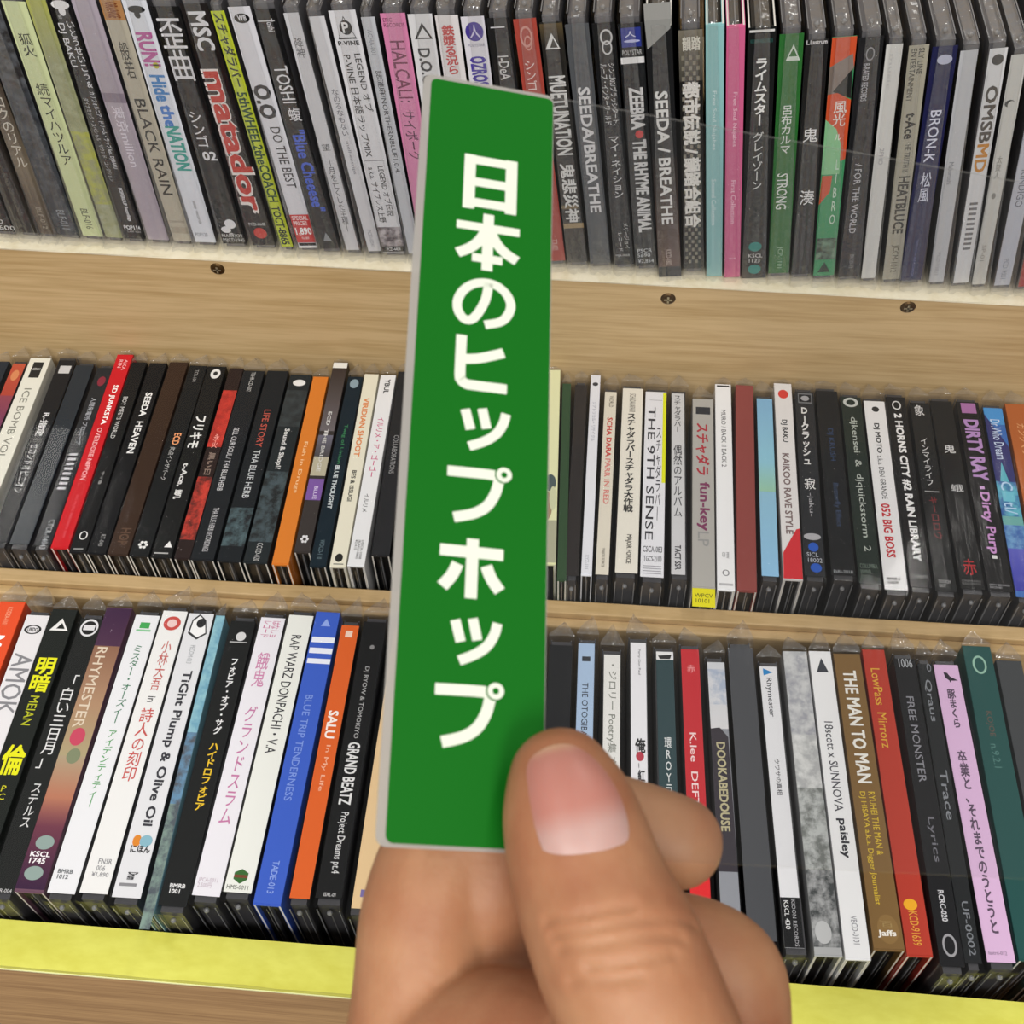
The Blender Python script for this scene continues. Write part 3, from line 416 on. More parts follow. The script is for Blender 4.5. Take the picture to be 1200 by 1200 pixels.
(1, [-230.84, 291.3, -428.5], -2.3, 7.48, 116.2, 7.23, -0.12, 'd', '18191b', 'black CD with small white serif capitals directly right of the red one', [('R', 'BOY MEETS WORLD', 0.2, 0.5, 0.199, 0.43, 'd0d0d0', 0), ('R', 'サイ金', 0.4, 0.6, 0.605, 0.671, 'b8b8b8', 0), ('O', 0.3, 0.8, 0.902, 0.943, 'e0e0e0'), ('B', 0.2, 0.8, 0.983, 0.989, '909090')]),
(1, [-222.26, 291.3, -428.5], -1.78, 8.57, 116.2, 8.32, -0.04, 'd', '16171a', 'black CD with large white serif capitals, second right of the red one', [('R', 'SEEDA  HEAVEN', 0.35, 0.75, 0.17, 0.505, 'ececec', 1), ('R', 'RT-040', 0.45, 0.7, 0.913, 0.968, '9c9c9c', 0)]),
(1, [-212.62, 291.49, -428.5], -1.39, 9.28, 117.2, 9.03, -0.09, 'd', '38281f', 'dark brown CD without writing in the middle row', [('R', 'HOP', 0.3, 0.8, 0.879, 0.959, '5c4638', 1)]),
(1, [-202.89, 291.3, -428.5], -1.04, 8.76, 115.6, 8.51, -0.12, 'd', '191b1d', 'black CD with small orange letters halfway down in the middle row', [('R', 'TCR-104', 0.4, 0.6, 0.024, 0.093, 'a8a8a8', 0), ('R', 'ECD', 0.35, 0.75, 0.383, 0.446, 'e8a070', 1), ('R', '失点インザパーク', 0.35, 0.65, 0.458, 0.631, 'c0c0c0', 0), ('F', 0.25, 0.85, 0.928, 0.972, 'e4e4e4')]),
(1, [-193.08, 291.3, -428.5], -1.38, 9.11, 115.6, 8.81, 0.15, 'd', '191a1b', 'black round-cornered CD with brush-style white kana, middle row', [('E', 0.25, 0.8, 0.013, 0.069, 'e0e0e0'), ('E', 0.4, 0.65, 0.028, 0.051, '303030'), ('R', 'フリキモ', 0.15, 0.75, 0.283, 0.458, 'e8e8e8', 1), ('R', 't-Ace, 凱', 0.2, 0.6, 0.537, 0.723, 'dcdcdc', 1), ('T', 0.5, 0.9, 0.926, 0.956, 'e4e4e4'), ('B', 0.1, 0.8, 0.981, 0.987, 'b0b0b0')]),
(1, [-183.44, 291.3, -428.5], -1.05, 7.02, 115.0, 6.77, -0.12, 'd', '2a1f1e', 'black CD with long scuffed red patches, left part of the middle row', [('N', 0.128, 0.444, 'c4392f', 'a02c26', 0, 1), ('V', '永火', 0.3, 0.7, 0.375, 0.45, 'f0a8a0', 0), ('R', '黒い日', 0.3, 0.75, 0.473, 0.591, '8c7a70', 1), ('N', 0.602, 0.914, 'c43e32', '5c2420', 0, 1)]),
(1, [-174.7, 291.3, -428.5], -0.97, 10.47, 113.8, 10.2, 0.13, 'd', '1d2024', 'black CD with a fine white slogan and a violet sheen in the middle row', [('R', 'TBHR-CD-002', 0.4, 0.6, 0.006, 0.12, 'b8b8b8', 0), ('R', 'SELL OUR SOUL / THA BLUE HERB', 0.3, 0.55, 0.327, 0.664, 'd0d0d4', 0), ('R', 'THA BLUE HERB RECORDINGS', 0.4, 0.65, 0.751, 0.965, 'c4c4c8', 0)]),
(1, [-162.68, 291.3, -428.5], -1.02, 10.6, 114.5, 9.76, 0.09, 'd', '1b1f23', 'black CD with thin red then white letters in the middle row', [('R', 'LIFE STORY', 0.35, 0.65, 0.224, 0.43, 'c05a4c', 0), ('R', 'THA BLUE HERB', 0.35, 0.65, 0.447, 0.697, 'c8ccd0', 0), ('N', 0.745, 0.932, '1b1f23', '4c6066', 0, 1)]),
(1, [-150.5, 291.3, -428.5], -0.91, 10.6, 112.4, 9.53, -0.28, 'd', '22282b', 'dark smoky photo-print CD directly left of the orange spine', [('E', 0.2, 0.8, 0.026, 0.064, 'e4e4e4'), ('R', 'Sound & Shop!?', 0.3, 0.6, 0.311, 0.533, 'd8d8d8', 1), ('N', 0.089, 0.299, '22282b', '343c40', 0, 1), ('N', 0.545, 0.903, '1c2022', '445258', 0, 1), ('R', 'CCCD-020', 0.4, 0.65, 0.908, 0.995, 'b4b4b4', 0)]),
(1, [-139.55, 291.3, -428.5], -1.54, 7.51, 111.8, 7.14, -0.09, 'd', 'd67c2e', 'orange CD with small pale spaced letters in the middle row', [('R', 'Fish in Drugs', 0.3, 0.6, 0.374, 0.649, 'f0c898', 0)]),
(1, [-131.55, 298.39, -428.5], -1.52, 7.18, 115.1, 6.6, 0.19, 'd', '3a3534', 'taller CD with a white cap and a violet band, right of the orange one', [('B', 0, 1, -0.0, 0.032, 'e8e8e4'), ('G', 0.038, 0.391, '3c3330', '6a6468'), ('R', 'ECD  THE BRIDGE', 0.35, 0.6, 0.285, 0.596, 'd8d8d8', 0), ('G', 0.414, 0.529, '6a6878', '4c4a4c'), ('B', 0, 1, 0.529, 0.629, 'b4ae98'), ('B', 0, 1, 0.645, 0.753, '7a58a0'), ('R', 'BLUE', 0.45, 0.7, 0.683, 0.748, 'e0d4f0', 0), ('R', 'ECD  THE BRIDGE', 0.35, 0.6, 0.285, 0.607, 'd8d8d8', 0), ('F', 0.2, 0.8, 0.92, 0.966, 'd8d8dc')]),
(1, [-122.93, 291.3, -428.5], -1.2, 7.26, 112.9, 7.01, -0.12, 'd', '15242e', 'dark navy CD with green then white lettering in the middle row', [('E', 0.2, 0.8, 0.013, 0.066, '8ca0ac'), ('R', 'Twig of Union', 0.35, 0.65, 0.275, 0.491, '3f8a5a', 0), ('R', 'BLUE THOUGHT', 0.35, 0.65, 0.499, 0.724, 'd4dce0', 1), ('R', 'WDCD-110', 0.35, 0.65, 0.877, 0.969, '6c8088', 0)]),
(1, [-114.41, 291.8, -428.5], -1.69, 6.98, 114.6, 6.73, 0.04, 'd', 'e6e2cf', 'cream CD with orange script and black lettering, left of the white kana one', [('R', 'VIRIDIAN SHOOT', 0.25, 0.65, 0.136, 0.459, 'e08a50', 1), ('R', 'BES & ISSUGI', 0.35, 0.65, 0.532, 0.69, '4a4a44', 1), ('E', 0.25, 0.75, 0.943, 0.983, '2a2a28'), ('B', 0.2, 0.85, 0.99, 0.995, '8a8a80')]),
(1, [-106.49, 292.79, -428.5], -1.51, 7.5, 113.5, 7.25, 0.02, 'd', 'e8e9ec', 'white CD with magenta kana close to the left edge of the green card, middle row', [('R', 'YBUL', 0.35, 0.7, 0.023, 0.107, '3a3a3c', 1), ('R', 'イルリメ・ア・ゴーゴー', 0.3, 0.75, 0.241, 0.565, 'c83878', 0), ('R', 'イルリメ', 0.3, 0.6, 0.653, 0.745, '3c3c40', 0), ('R', 'DDCK-1008\n(KAKU-080)\n¥2,415', 0.2, 0.75, 0.881, 0.972, '505054', 0)]),
(1, [-96.94, 298.91, -428.5], -2.22, 8.08, 110.2, 7.31, 0.3, 'd', '26272a', 'dark CD half hidden behind the left edge of the green card, middle row', [('R', 'COLLABORATIONS', 0.3, 0.6, 0.373, 0.585, '9a9a9c', 0)]),
(1, [-86.41, 298.98, -428.5], -2.28, 9.95, 111.0, 9.0, -0.21, 'j', '22242a', 'dark CD of the middle row hidden behind the raised green card', []),
(1, [-75.88, 299.05, -428.5], -2.35, 9.53, 111.7, 9.0, 0.0, 'j', '22242a', 'dark CD of the middle row hidden behind the raised green card', []),
(1, [-65.35, 299.12, -428.5], -2.41, 9.53, 112.0, 9.0, 0.0, 'j', '22242a', 'dark CD of the middle row hidden behind the raised green card', []),
(1, [-54.82, 299.19, -428.5], -2.48, 9.53, 111.9, 9.0, -0.0, 'j', '22242a', 'dark CD of the middle row hidden behind the raised green card', []),
(1, [-44.28, 299.26, -428.5], -2.55, 9.53, 111.9, 9.0, -0.0, 'j', '22242a', 'dark CD of the middle row hidden behind the raised green card', []),
(1, [-33.75, 299.33, -428.5], -2.61, 10.16, 111.8, 9.0, 0.32, 'j', '22242a', 'dark CD of the middle row hidden behind the raised green card', []),
(1, [-23.22, 299.4, -428.5], -2.68, 7.23, 115.4, 6.47, -0.38, 'd', 'dee0b4', 'pale cream CD with dark blots low down, touching the right edge of the green card', [('E', 0.2, 0.9, 0.57, 0.656, '4c5a5c'), ('E', 0.0, 0.7, 0.656, 0.798, '9c8468'), ('B', 0, 1, 0.798, 0.997, 'a8a890'), ('E', 0.5, 0.95, 0.631, 0.751, 'c8cca8')]),
(1, [-16.75, 291.3, -428.5], -2.42, 4.05, 114.7, 3.8, -0.12, 'd', '2f4a30', 'dark green CD squeezed between the pale cream and a near-black one', []),
(1, [-12.82, 294.2, -428.5], -1.0, 5.97, 112.1, 5.72, 0.12, 'j', '2b2726', 'near-black CD without writing left of a thin white one, right of the green card', []),
(1, [-6.78, 295.15, -428.5], -0.7, 4.65, 116.7, 3.87, 0.29, 's', 'dcdee6', 'thin white CD with small grey kana, right of the green card in the middle row', [('E', 0.2, 0.8, 0.035, 0.055, '3c3c40'), ('R', 'シアトリカル・リサイクル', 0.3, 0.7, 0.145, 0.358, '8c90a0', 0), ('R', 'XYZ-101', 0.3, 0.65, 0.914, 0.98, 'a4a8b0', 0)]),
(1, [0.15, 295.63, -428.5], -0.17, 7.22, 107.0, 5.6, 0.13, 'j', 'e2dccb', 'narrow cream CD with red lettering in the middle row', [('R', 'WORLD', 0.4, 0.75, 0.024, 0.093, '5a5248', 0), ('R', 'SCHA DARA', 0.3, 0.75, 0.155, 0.382, 'cc3a34', 1), ('R', 'PARR IN RED', 0.3, 0.75, 0.393, 0.642, 'dc8a82', 1), ('R', 'MAJOR FORCE', 0.35, 0.65, 0.871, 0.963, '4c463e', 0)]),
(1, [10.5, 297.23, -428.5], -0.05, 10.6, 108.3, 9.66, -0.34, 'j', 'ebe7da', 'wide cream CD with bold black kana in the middle row', [('R', 'SCHADARAPARR', 0.35, 0.65, 0.032, 0.143, '57534c', 0), ('V', 'スチャダラパースチャダラ大作戦', 0.25, 0.7, 0.152, 0.697, '2a2a2a', 1), ('R', 'MAJOR FORCE', 0.4, 0.7, 0.811, 0.956, '57534c', 1)]),
(1, [21.47, 295.76, -428.5], 0.03, 10.6, 108.2, 9.98, 0.21, 'j', 'e8e9ee', 'white CD with black text and a yellow stripe down its right edge', [('B', 0.84, 1, 0.005, 0.519, 'e4ea1e'), ('B', 0.2, 0.8, 0.049, 0.052, 'a8a8ac'), ('R', 'THE 9TH SENSE', 0.15, 0.5, 0.092, 0.819, '3a3a40', 0), ('V', 'スチャダラパー', 0.55, 0.8, 0.213, 0.719, '4a4a50', 0), ('H', 'CSCA-083', 0.08, 0.92, 0.85, 0.88, '3c3c42', 0), ('H', 'TGCS-2100', 0.12, 0.9, 0.898, 0.926, '3c3c42', 0), ('R', '||||', 0.1, 0.9, 0.946, 0.986, 'a4a4aa', 0)]),
(1, [32.7, 297.87, -428.5], -0.41, 8.72, 105.7, 5.96, 0.57, 'j', 'cfd0d2', 'grey-white CD with black stacked Japanese lettering, right of the yellow-striped one', [('V', 'スチャダラパー', 0.2, 0.75, 0.014, 0.232, '36363a', 0), ('V', '偶然のアルバム', 0.15, 0.8, 0.31, 0.706, '3c3c40', 0), ('R', 'TACT SSR', 0.25, 0.7, 0.854, 0.978, '3a3a3e', 1)]),
(1, [43.67, 291.8, -428.5], 0.24, 9.76, 107.5, 6.41, -0.28, 's', 'a8a6a2', 'slim grey CD with purple letters and a yellow foot in the middle row', [('B', 0.15, 0.85, 0.042, 0.085, '2e3036'), ('R', 'スチャダラ', 0.15, 0.8, 0.139, 0.431, 'a83440', 1), ('R', 'fun-key', 0.2, 0.8, 0.47, 0.725, '7a3a5c', 1), ('R', 'LP', 0.25, 0.75, 0.73, 0.803, '909090', 0), ('B', 0, 1, 1.009, 1.096, 'd8d020'), ('H', 'WPCV\n10101', 0.1, 0.9, 1.033, 1.077, '5c5a20', 0)]),
(1, [53.35, 291.3, -428.5], 0.32, 7.5, 118.7, 5.75, -0.52, 'd', 'e6e7ea', 'narrow white CD with one line of small black capitals, left of the dull red one', [('B', 0.1, 0.9, 0.004, 0.013, '3a3a3c'), ('R', 'MURO / BACK II BACK 2', 0.35, 0.65, 0.139, 0.434, '4c4c50', 0), ('R', 'MW\nCD', 0.3, 0.7, 0.839, 0.867, '58585c', 0), ('O', 0.3, 0.7, 0.917, 0.944, '707074'), ('B', 0.1, 0.9, 0.976, 0.986, 'b4b4b8')]),
(1, [61.41, 291.3, -428.5], 1.05, 8.31, 118.7, 7.24, 0.17, 'd', '8a4440', 'dull brick-red CD wrapped in cloudy film in the middle row', []),
(1, [71.75, 299.67, -428.5], 0.74, 8.31, 103.1, 7.24, -0.17, 'j', '8cc0de', 'sky-blue CD with a green blur in the middle row', [('G', 0.006, 0.382, '86b8dc', '94cce0'), ('G', 0.382, 0.552, '94cce0', '9cccb0'), ('G', 0.552, 1, '94c4dc', '94c8ec')]),
(1, [81.38, 298.57, -428.5], 0.4, 8.26, 113.7, 7.82, -0.15, 'd', 'dcdadb', 'white CD with a red dot at the top and a red foot, middle row', [('E', 0.2, 0.8, 0.034, 0.084, 'd04038'), ('R', 'DJ BAKU', 0.25, 0.65, 0.203, 0.326, '3a3a3c', 1), ('R', 'KAIKOO RAVE STYLE', 0.25, 0.65, 0.386, 0.793, '7c6a6a', 1), ('P', [(0.8, 0.769), (1, 0.763), (1, 1.002), (0, 1.002), (0.05, 0.882)], 'cc3038')]),
(1, [90.65, 300.97, -428.5], 0.77, 8.97, 107.4, 8.72, 0.04, 'j', '26282c', 'dark grey CD with white kana, one large character and a blue dot pair', [('B', 0.15, 0.9, 0.009, 0.07, '707276'), ('B', 0.2, 0.85, 0.017, 0.062, '1c1e22'), ('E', 0.3, 0.75, 0.024, 0.055, 'a8a8ac'), ('V', 'DJクラッシュ', 0.25, 0.65, 0.095, 0.422, 'e8e8e8', 1), ('V', '寂', 0.25, 0.8, 0.497, 0.558, 'e8e8e8', 0), ('R', '-jaku-', 0.35, 0.65, 0.578, 0.702, 'b0b0b4', 0), ('E', 0.05, 0.9, 0.789, 0.823, 'b4b4b8'), ('E', 0.25, 0.75, 0.835, 0.881, '2a5cc0'), ('H', 'SICL\n18002', 0.15, 0.9, 0.885, 0.934, 'b8bcc4', 0), ('E', 0.3, 0.85, 0.938, 0.983, '2a5cc0')]),
(1, [102.72, 302.25, -428.5], -0.04, 10.35, 107.3, 10.09, -0.03, 'j', '131518', 'black CD with faint blue script in the middle row', [('R', 'DJ KRUSH', 0.35, 0.65, 0.222, 0.406, '2e4468', 0), ('R', 'Butterfly Effect', 0.35, 0.65, 0.529, 0.758, '384a68', 0), ('H', 'EsRi-2018', 0.1, 0.9, 0.975, 0.99, 'a0a4a8', 0)]),
(1, [113.64, 298.61, -428.5], 0.12, 9.62, 107.7, 9.37, -0.12, 'j', '1e2a24', 'dark green-black CD with pale blackletter script in the middle row', [('E', 0.1, 0.85, 0.004, 0.06, 'c8ccc8'), ('E', 0.25, 0.7, 0.016, 0.049, '1e2a24'), ('R', 'djkensei  &  djquickstorm  2', 0.3, 0.7, 0.119, 0.843, 'b8c0b8', 0), ('H', 'COLUMBIA\nWMVR\nCTC-2', 0.1, 0.9, 0.904, 0.982, '6c7c70', 0)]),
(1, [124.2, 296.3, -428.5], 0.24, 9.91, 108.0, 9.66, -0.12, 'j', 'ebebec', 'white CD with black then bold red text in the middle row', [('E', 0.35, 0.7, 0.032, 0.064, '2c2c2e'), ('R', 'DJ MOTO', 0.3, 0.62, 0.13, 0.3, '2a2a2c', 1), ('R', 'a.k.a. DEN GRANDE', 0.35, 0.6, 0.314, 0.549, '3c3c3e', 0), ('R', '052 BIG BOSS', 0.25, 0.65, 0.573, 0.846, 'c8303a', 1), ('H', 'BMRB\n1009', 0.15, 0.75, 0.942, 0.974, '3c3c3e', 1)]),
(1, [134.46, 298.31, -428.5], 0.15, 9.44, 109.3, 9.19, 0.11, 'j', '141416', 'black CD with bold white capitals right of the white one, middle row', [('O', 0.3, 0.75, 0.023, 0.074, 'e4e4e4'), ('R', '2 HORNS CITY #2 RAIN LIBRARY', 0.3, 0.72, 0.096, 0.878, 'f0f0f0', 2), ('H', 'BUUM-011A', 0.2, 0.9, 0.943, 0.955, 'b4b4b4', 0)]),
(1, [144.83, 296.87, -428.5], 0.48, 9.16, 107.6, 8.91, -0.12, 'j', '181a1b', 'black CD with white kana above dim red letters, middle row right', [('V', '象', 0.2, 0.7, 0.013, 0.076, 'd8d8d8', 0), ('V', 'インマイライフ', 0.3, 0.65, 0.206, 0.467, 'd4d4d4', 0), ('B', 0.15, 0.85, 0.497, 0.503, 'a0a0a0'), ('R', 'キーロロウ', 0.3, 0.7, 0.527, 0.745, '7a2a2c', 0), ('H', 'TOUCH\nOUT', 0.2, 0.75, 0.946, 0.981, 'b8b8b8', 0)]),
(1, [155.97, 298.94, -428.5], -0.08, 10.25, 107.3, 10.0, 0.11, 'j', '161718', 'black CD with two small white characters and a red mark at the foot, middle row', [('V', '鬼', 0.3, 0.8, 0.255, 0.301, 'd8d8d8', 0), ('V', '蛾', 0.3, 0.85, 0.472, 0.512, 'c8c8c8', 0), ('V', '赤', 0.25, 0.8, 0.855, 0.934, 'a82c30', 0), ('H', 'ONIMARU\nRECORDS', 0.1, 0.9, 0.958, 0.981, '707070', 0)]),
(1, [167.43, 298.44, -428.5], 0.36, 10.62, 108.0, 10.37, -0.09, 'j', '121214', 'black CD with purple outlined graffiti letters, middle row right', [('B', 0.2, 0.85, 0.007, 0.066, 'a870a8'), ('R', 'DIRTY RAY', 0.2, 0.85, 0.103, 0.443, 'b48cc4', 2), ('B', 0.4, 0.6, 0.474, 0.49, 'c8a0d0'), ('R', 'Dirty Purp', 0.25, 0.75, 0.506, 0.82, 'c490c8', 1), ('B', 0.4, 0.6, 0.827, 0.844, 'd8d8d8'), ('H', 'DIRTY RECORDS\nDRCD-001', 0.1, 0.9, 0.966, 0.987, 'a0a0a4', 0)]),
(1, [177.68, 296.14, -428.5], 0.95, 9.18, 107.2, 8.72, 0.23, 'j', '3c6cb4', 'blue photo-print CD near the right end of the middle row', [('B', 0, 1, 0.001, 0.097, '4a94d4'), ('P', [(0, 0.038), (1, 0.225), (1, 0.418), (0, 0.418)], '33346c'), ('R', 'Dr.Who Dream', 0.25, 0.75, 0.068, 0.295, 'c8d8f0', 0), ('T', 0.15, 0.75, 0.309, 0.458, '5cb0c0'), ('N', 0.418, 0.602, '2c5c9c', '5cb0c4', 0, 1), ('R', 'Crstl/', 0.2, 0.8, 0.418, 0.589, 'b0d0ec', 0), ('B', 0, 1, 0.602, 0.647, '6aa8a4'), ('N', 0.647, 0.766, '3a64a8', '6a9cc8', 0, 1), ('G', 0.766, 0.971, '5a5cb8', '3438a0'), ('B', 0.2, 0.8, 0.471, 0.524, '6cbcd0')]),
(1, [188.7, 291.3, -428.5], 0.95, 10.31, 114.3, 9.5, -0.12, 'd', 'a85c2c', 'orange-brown CD at the right end of the middle row', [('R', 'カンクマン', 0.35, 0.7, 0.105, 0.278, 'd8a070', 0)]),
(2, [-248.83, 144.26, -428.5], -0.89, 11.11, 119.0, 10.86, 0.0, 'd', 'e0502a', 'orange CD at the left end of the front row', [('R', 'KODEA-0101', 0.4, 0.6, 0.02, 0.096, 'f0a888', 0), ('R', 'MA', 0.1, 0.7, 0.139, 0.231, 'ffffff', 1)]),
(2, [-235.92, 139.4, -428.5], -0.89, 10.54, 118.7, 9.91, -0.31, 'j', 'eceaec', 'white CD with pencil doodles at the left end of the front row', [('O', 0.1, 0.85, 0.041, 0.079, '2c2c2c'), ('H', 'LINDO', 0.25, 0.7, 0.052, 0.068, '2c2c2c', 1), ('R', 'AMOK', 0.1, 0.95, 0.158, 0.398, '8a8a8e', 0)]),
(2, [-225.04, 142.02, -428.5], -0.89, 10.81, 119.0, 10.56, 0.11, 'd', '1d211f', 'black CD with bold yellow characters, left part of the front row', [('T', 0.15, 0.9, 0.035, 0.086, 'e4e4e4'), ('T', 0.4, 0.75, 0.054, 0.078, '1d211f'), ('V', '明暗', 0.15, 0.9, 0.196, 0.332, 'e0e020', 1), ('R', 'MEIAN', 0.35, 0.7, 0.347, 0.458, 'b4b826', 0), ('V', '倫', 0.1, 0.95, 0.529, 0.639, 'e0e020', 1), ('H', 'AP\nAC', 0.2, 0.7, 0.675, 0.724, 'c8c428', 0)]),
(2, [-212.32, 139.96, -428.5], -0.89, 9.91, 118.1, 9.66, -0.12, 'j', '1e201f', 'black CD with thin white vertical title and a round white badge, front row', [('E', 0.1, 0.9, 0.002, 0.075, 'e4e4e6'), ('E', 0.18, 0.82, 0.011, 0.067, '222222'), ('B', 0.25, 0.75, 0.027, 0.049, 'e4e4e6'), ('V', '「白い三日月」', 0.2, 0.8, 0.231, 0.584, 'e4e4e4', 0), ('V', 'ステルス', 0.35, 0.75, 0.638, 0.788, 'd8d8d8', 0), ('H', 'KTR-004', 0.2, 0.9, 0.988, 1.0, 'c8c8c8', 0)]),
(2, [-201.9, 141.09, -428.5], -0.9, 11.04, 122.4, 10.79, 0.12, 'd', '6a4a5c', 'sunset-coloured CD with outlined letters and two grey leaves, front row', [('G', 0, 0.152, '3c2440', '4c3048'), ('G', 0.152, 0.377, '8a6450', 'a8866a'), ('G', 0.377, 0.561, 'a8866a', 'a89a78'), ('G', 0.561, 0.701, 'a8967c', 'b0745c'), ('G', 0.701, 0.802, 'b0745c', '6a3848'), ('G', 0.802, 0.995, '6a3848', '38203c'), ('R', 'RHYMESTER', 0.15, 0.55, 0.157, 0.461, 'd8c8b4', 0), ('E', 0.2, 0.75, 0.461, 0.525, 'c04860'), ('E', 0.3, 0.8, 0.534, 0.588, '7c8468'), ('E', 0.2, 0.85, 0.827, 0.872, '8a9c98'), ('H', 'KSCL\n1745', 0.15, 0.85, 0.878, 0.916, 'ece8ec', 1), ('E', 0.15, 0.8, 0.924, 0.968, '8a9c98')]),
(2, [-190.1, 141.38, -428.5], -0.3, 10.63, 120.0, 10.38, -0.12, 'j', 'ecedf0', 'white CD with green kana in the front row', [('B', 0.3, 0.7, 0.03, 0.054, '46a858'), ('B', 0.2, 0.8, 0.059, 0.067, '8cc89a'), ('V', 'ミスター・オーズィー', 0.35, 0.7, 0.124, 0.424, '3a7a58', 0), ('V', 'アイデンティティー', 0.4, 0.72, 0.452, 0.72, '46a050', 0), ('H', 'BMRB\n1012', 0.15, 0.7, 0.925, 0.956, '707478', 1)]),
(2, [-178.2, 142.31, -428.5], -0.58, 10.72, 122.0, 10.47, -0.04, 'j', 'eeeeec', 'white CD with a round red badge and thin red characters in the front row', [('E', 0.15, 0.85, 0.022, 0.079, 'c8504a'), ('E', 0.3, 0.7, 0.034, 0.067, 'eeccc8'), ('V', '小林大吾', 0.35, 0.75, 0.121, 0.313, 'c4625c', 0), ('R', 'in', 0.4, 0.7, 0.335, 0.357, '4a4a4c', 0), ('V', '詩人の刻印', 0.3, 0.8, 0.379, 0.639, 'cc5c58', 0), ('H', 'FNSR\n006', 0.35, 0.85, 0.893, 0.931, '8c8c90', 0), ('H', '¥1,890', 0.25, 0.85, 0.935, 0.951, '8c8c90', 0)]),
(2, [-165.73, 141.71, -428.5], -1.06, 10.94, 122.1, 10.69, 0.03, 'j', 'e2e3e6', 'grey-white CD with a hooded ghost face and large dark rounded lettering, front row', [('P', [(0.45, 0.002), (0.75, 0.026), (0.9, 0.081), (0.55, 0.105), (0.15, 0.081), (0.2, 0.026)], '3a3a3c'), ('P', [(0.47, 0.009), (0.72, 0.031), (0.84, 0.077), (0.55, 0.096), (0.22, 0.075), (0.25, 0.031)], 'f4f4f4'), ('E', 0.4, 0.75, 0.02, 0.057, '2c2c2e'), ('R', 'PECOM-013', 0.4, 0.6, 0.128, 0.199, 'a0a4a8', 0), ('R', 'TiGht Plump & Olive Oil', 0.3, 0.75, 0.227, 0.776, '3c3c42', 1), ('E', 0.2, 0.5, 0.805, 0.843, 'e08a30'), ('E', 0.45, 0.9, 0.805, 0.843, '8ab8c8'), ('H', 'にほん', 0.2, 0.9, 0.838, 0.862, '3a3a3c', 1), ('R', 'Drum', 0.35, 0.7, 0.923, 0.946, '3c3c40', 1), ('B', 0.15, 0.75, 0.957, 0.966, '8c8c90')]),
(2, [-155.67, 137.0, -428.5], -1.66, 4.03, 124.5, 3.78, -0.12, 's', '6a94a4', 'thin faded-blue cardboard CD between a grey-white and a black one in the front row', [('N', -0.012, 0.426, '6a9cb4', '8ab8c4', 0, 1), ('N', 0.426, 0.668, '50545c', '6088a8', 0, 1), ('N', 0.668, 1.05, '4c545c', '7a9088', 0, 1)]),
(2, [-148.12, 139.97, -428.5], -0.57, 10.73, 121.4, 10.48, 0.08, 'j', '181a1a', 'black CD with white then yellow kana in the front row', [('E', 0.35, 0.75, 0.044, 0.08, 'd4d4d4'), ('B', 0.15, 0.85, 0.083, 0.087, 'c0c0c0'), ('V', 'フォビア・オブ・サグ', 0.4, 0.7, 0.151, 0.435, 'e8e8e8', 1), ('V', 'ハイドロフォビア', 0.4, 0.75, 0.467, 0.698, 'e8c030', 1), ('H', 'BMRB\n1001', 0.25, 0.8, 0.932, 0.962, 'e8e8e8', 1)]),
(2, [-136.81, 144.61, -428.5], -0.1, 10.57, 119.3, 10.32, -0.03, 'j', 'ebe9ef', 'white CD with faint pink kana in the front row', [('R', 'はなしョ\nレコード', 0.15, 0.85, 0.013, 0.081, 'c86a94', 0), ('V', '餓鬼', 0.25, 0.75, 0.142, 0.277, 'd088b0', 0), ('V', 'グランドスラム', 0.3, 0.75, 0.351, 0.77, 'c87ca8', 0), ('H', 'JPCA-0011\n2,500円', 0.1, 0.8, 0.944, 0.976, 'c4b4c0', 0)]),
(2, [-125.62, 146.74, -428.5], 0.13, 10.6, 119.2, 10.35, 0.08, 'j', 'edefe8', 'white CD with plain black capitals and a green hexagon at its foot, front row', [('R', 'RAP WARZ DONPACHI・V.A', 0.3, 0.7, 0.082, 0.536, '36363a', 0), ('P', [(0.5, 0.926), (0.75, 0.938), (0.75, 0.959), (0.5, 0.973), (0.25, 0.959), (0.25, 0.938)], '3a6a34'), ('B', 0.25, 0.75, 0.945, 0.954, '7a4430'), ('H', 'HMS-0011', 0.08, 0.85, 0.977, 0.991, '6c7068', 0)]),
(2, [-113.98, 143.27, -428.5], -0.15, 10.22, 124.3, 9.32, 0.26, 'd', '3a5cc0', 'royal-blue CD with three white stripes in the front row', [('T', 0.3, 0.7, 0.024, 0.054, '8ca4e4'), ('B', 0.05, 1, 0.097, 0.118, 'e4e8f4'), ('B', 0.05, 1, 0.139, 0.16, 'e4e8f4'), ('B', 0.05, 1, 0.18, 0.199, 'e4e8f4'), ('R', 'BLUE TRIP TENDERNESS', 0.3, 0.6, 0.316, 0.682, '7a94dc', 0), ('R', 'TADE-013', 0.4, 0.65, 0.871, 0.97, '8ca4e4', 0)]),
(2, [-102.55, 146.35, -428.5], -0.58, 8.46, 116.1, 7.31, -0.14, 'j', 'e06428', 'orange CD with white letters directly right of the blue one', [('B', 0.3, 0.7, 0.023, 0.05, 'f4d4c0'), ('R', 'SALU', 0.2, 0.75, 0.345, 0.45, 'fff4ec', 1), ('R', 'In My Life', 0.35, 0.65, 0.475, 0.642, 'f4b898', 0)]),
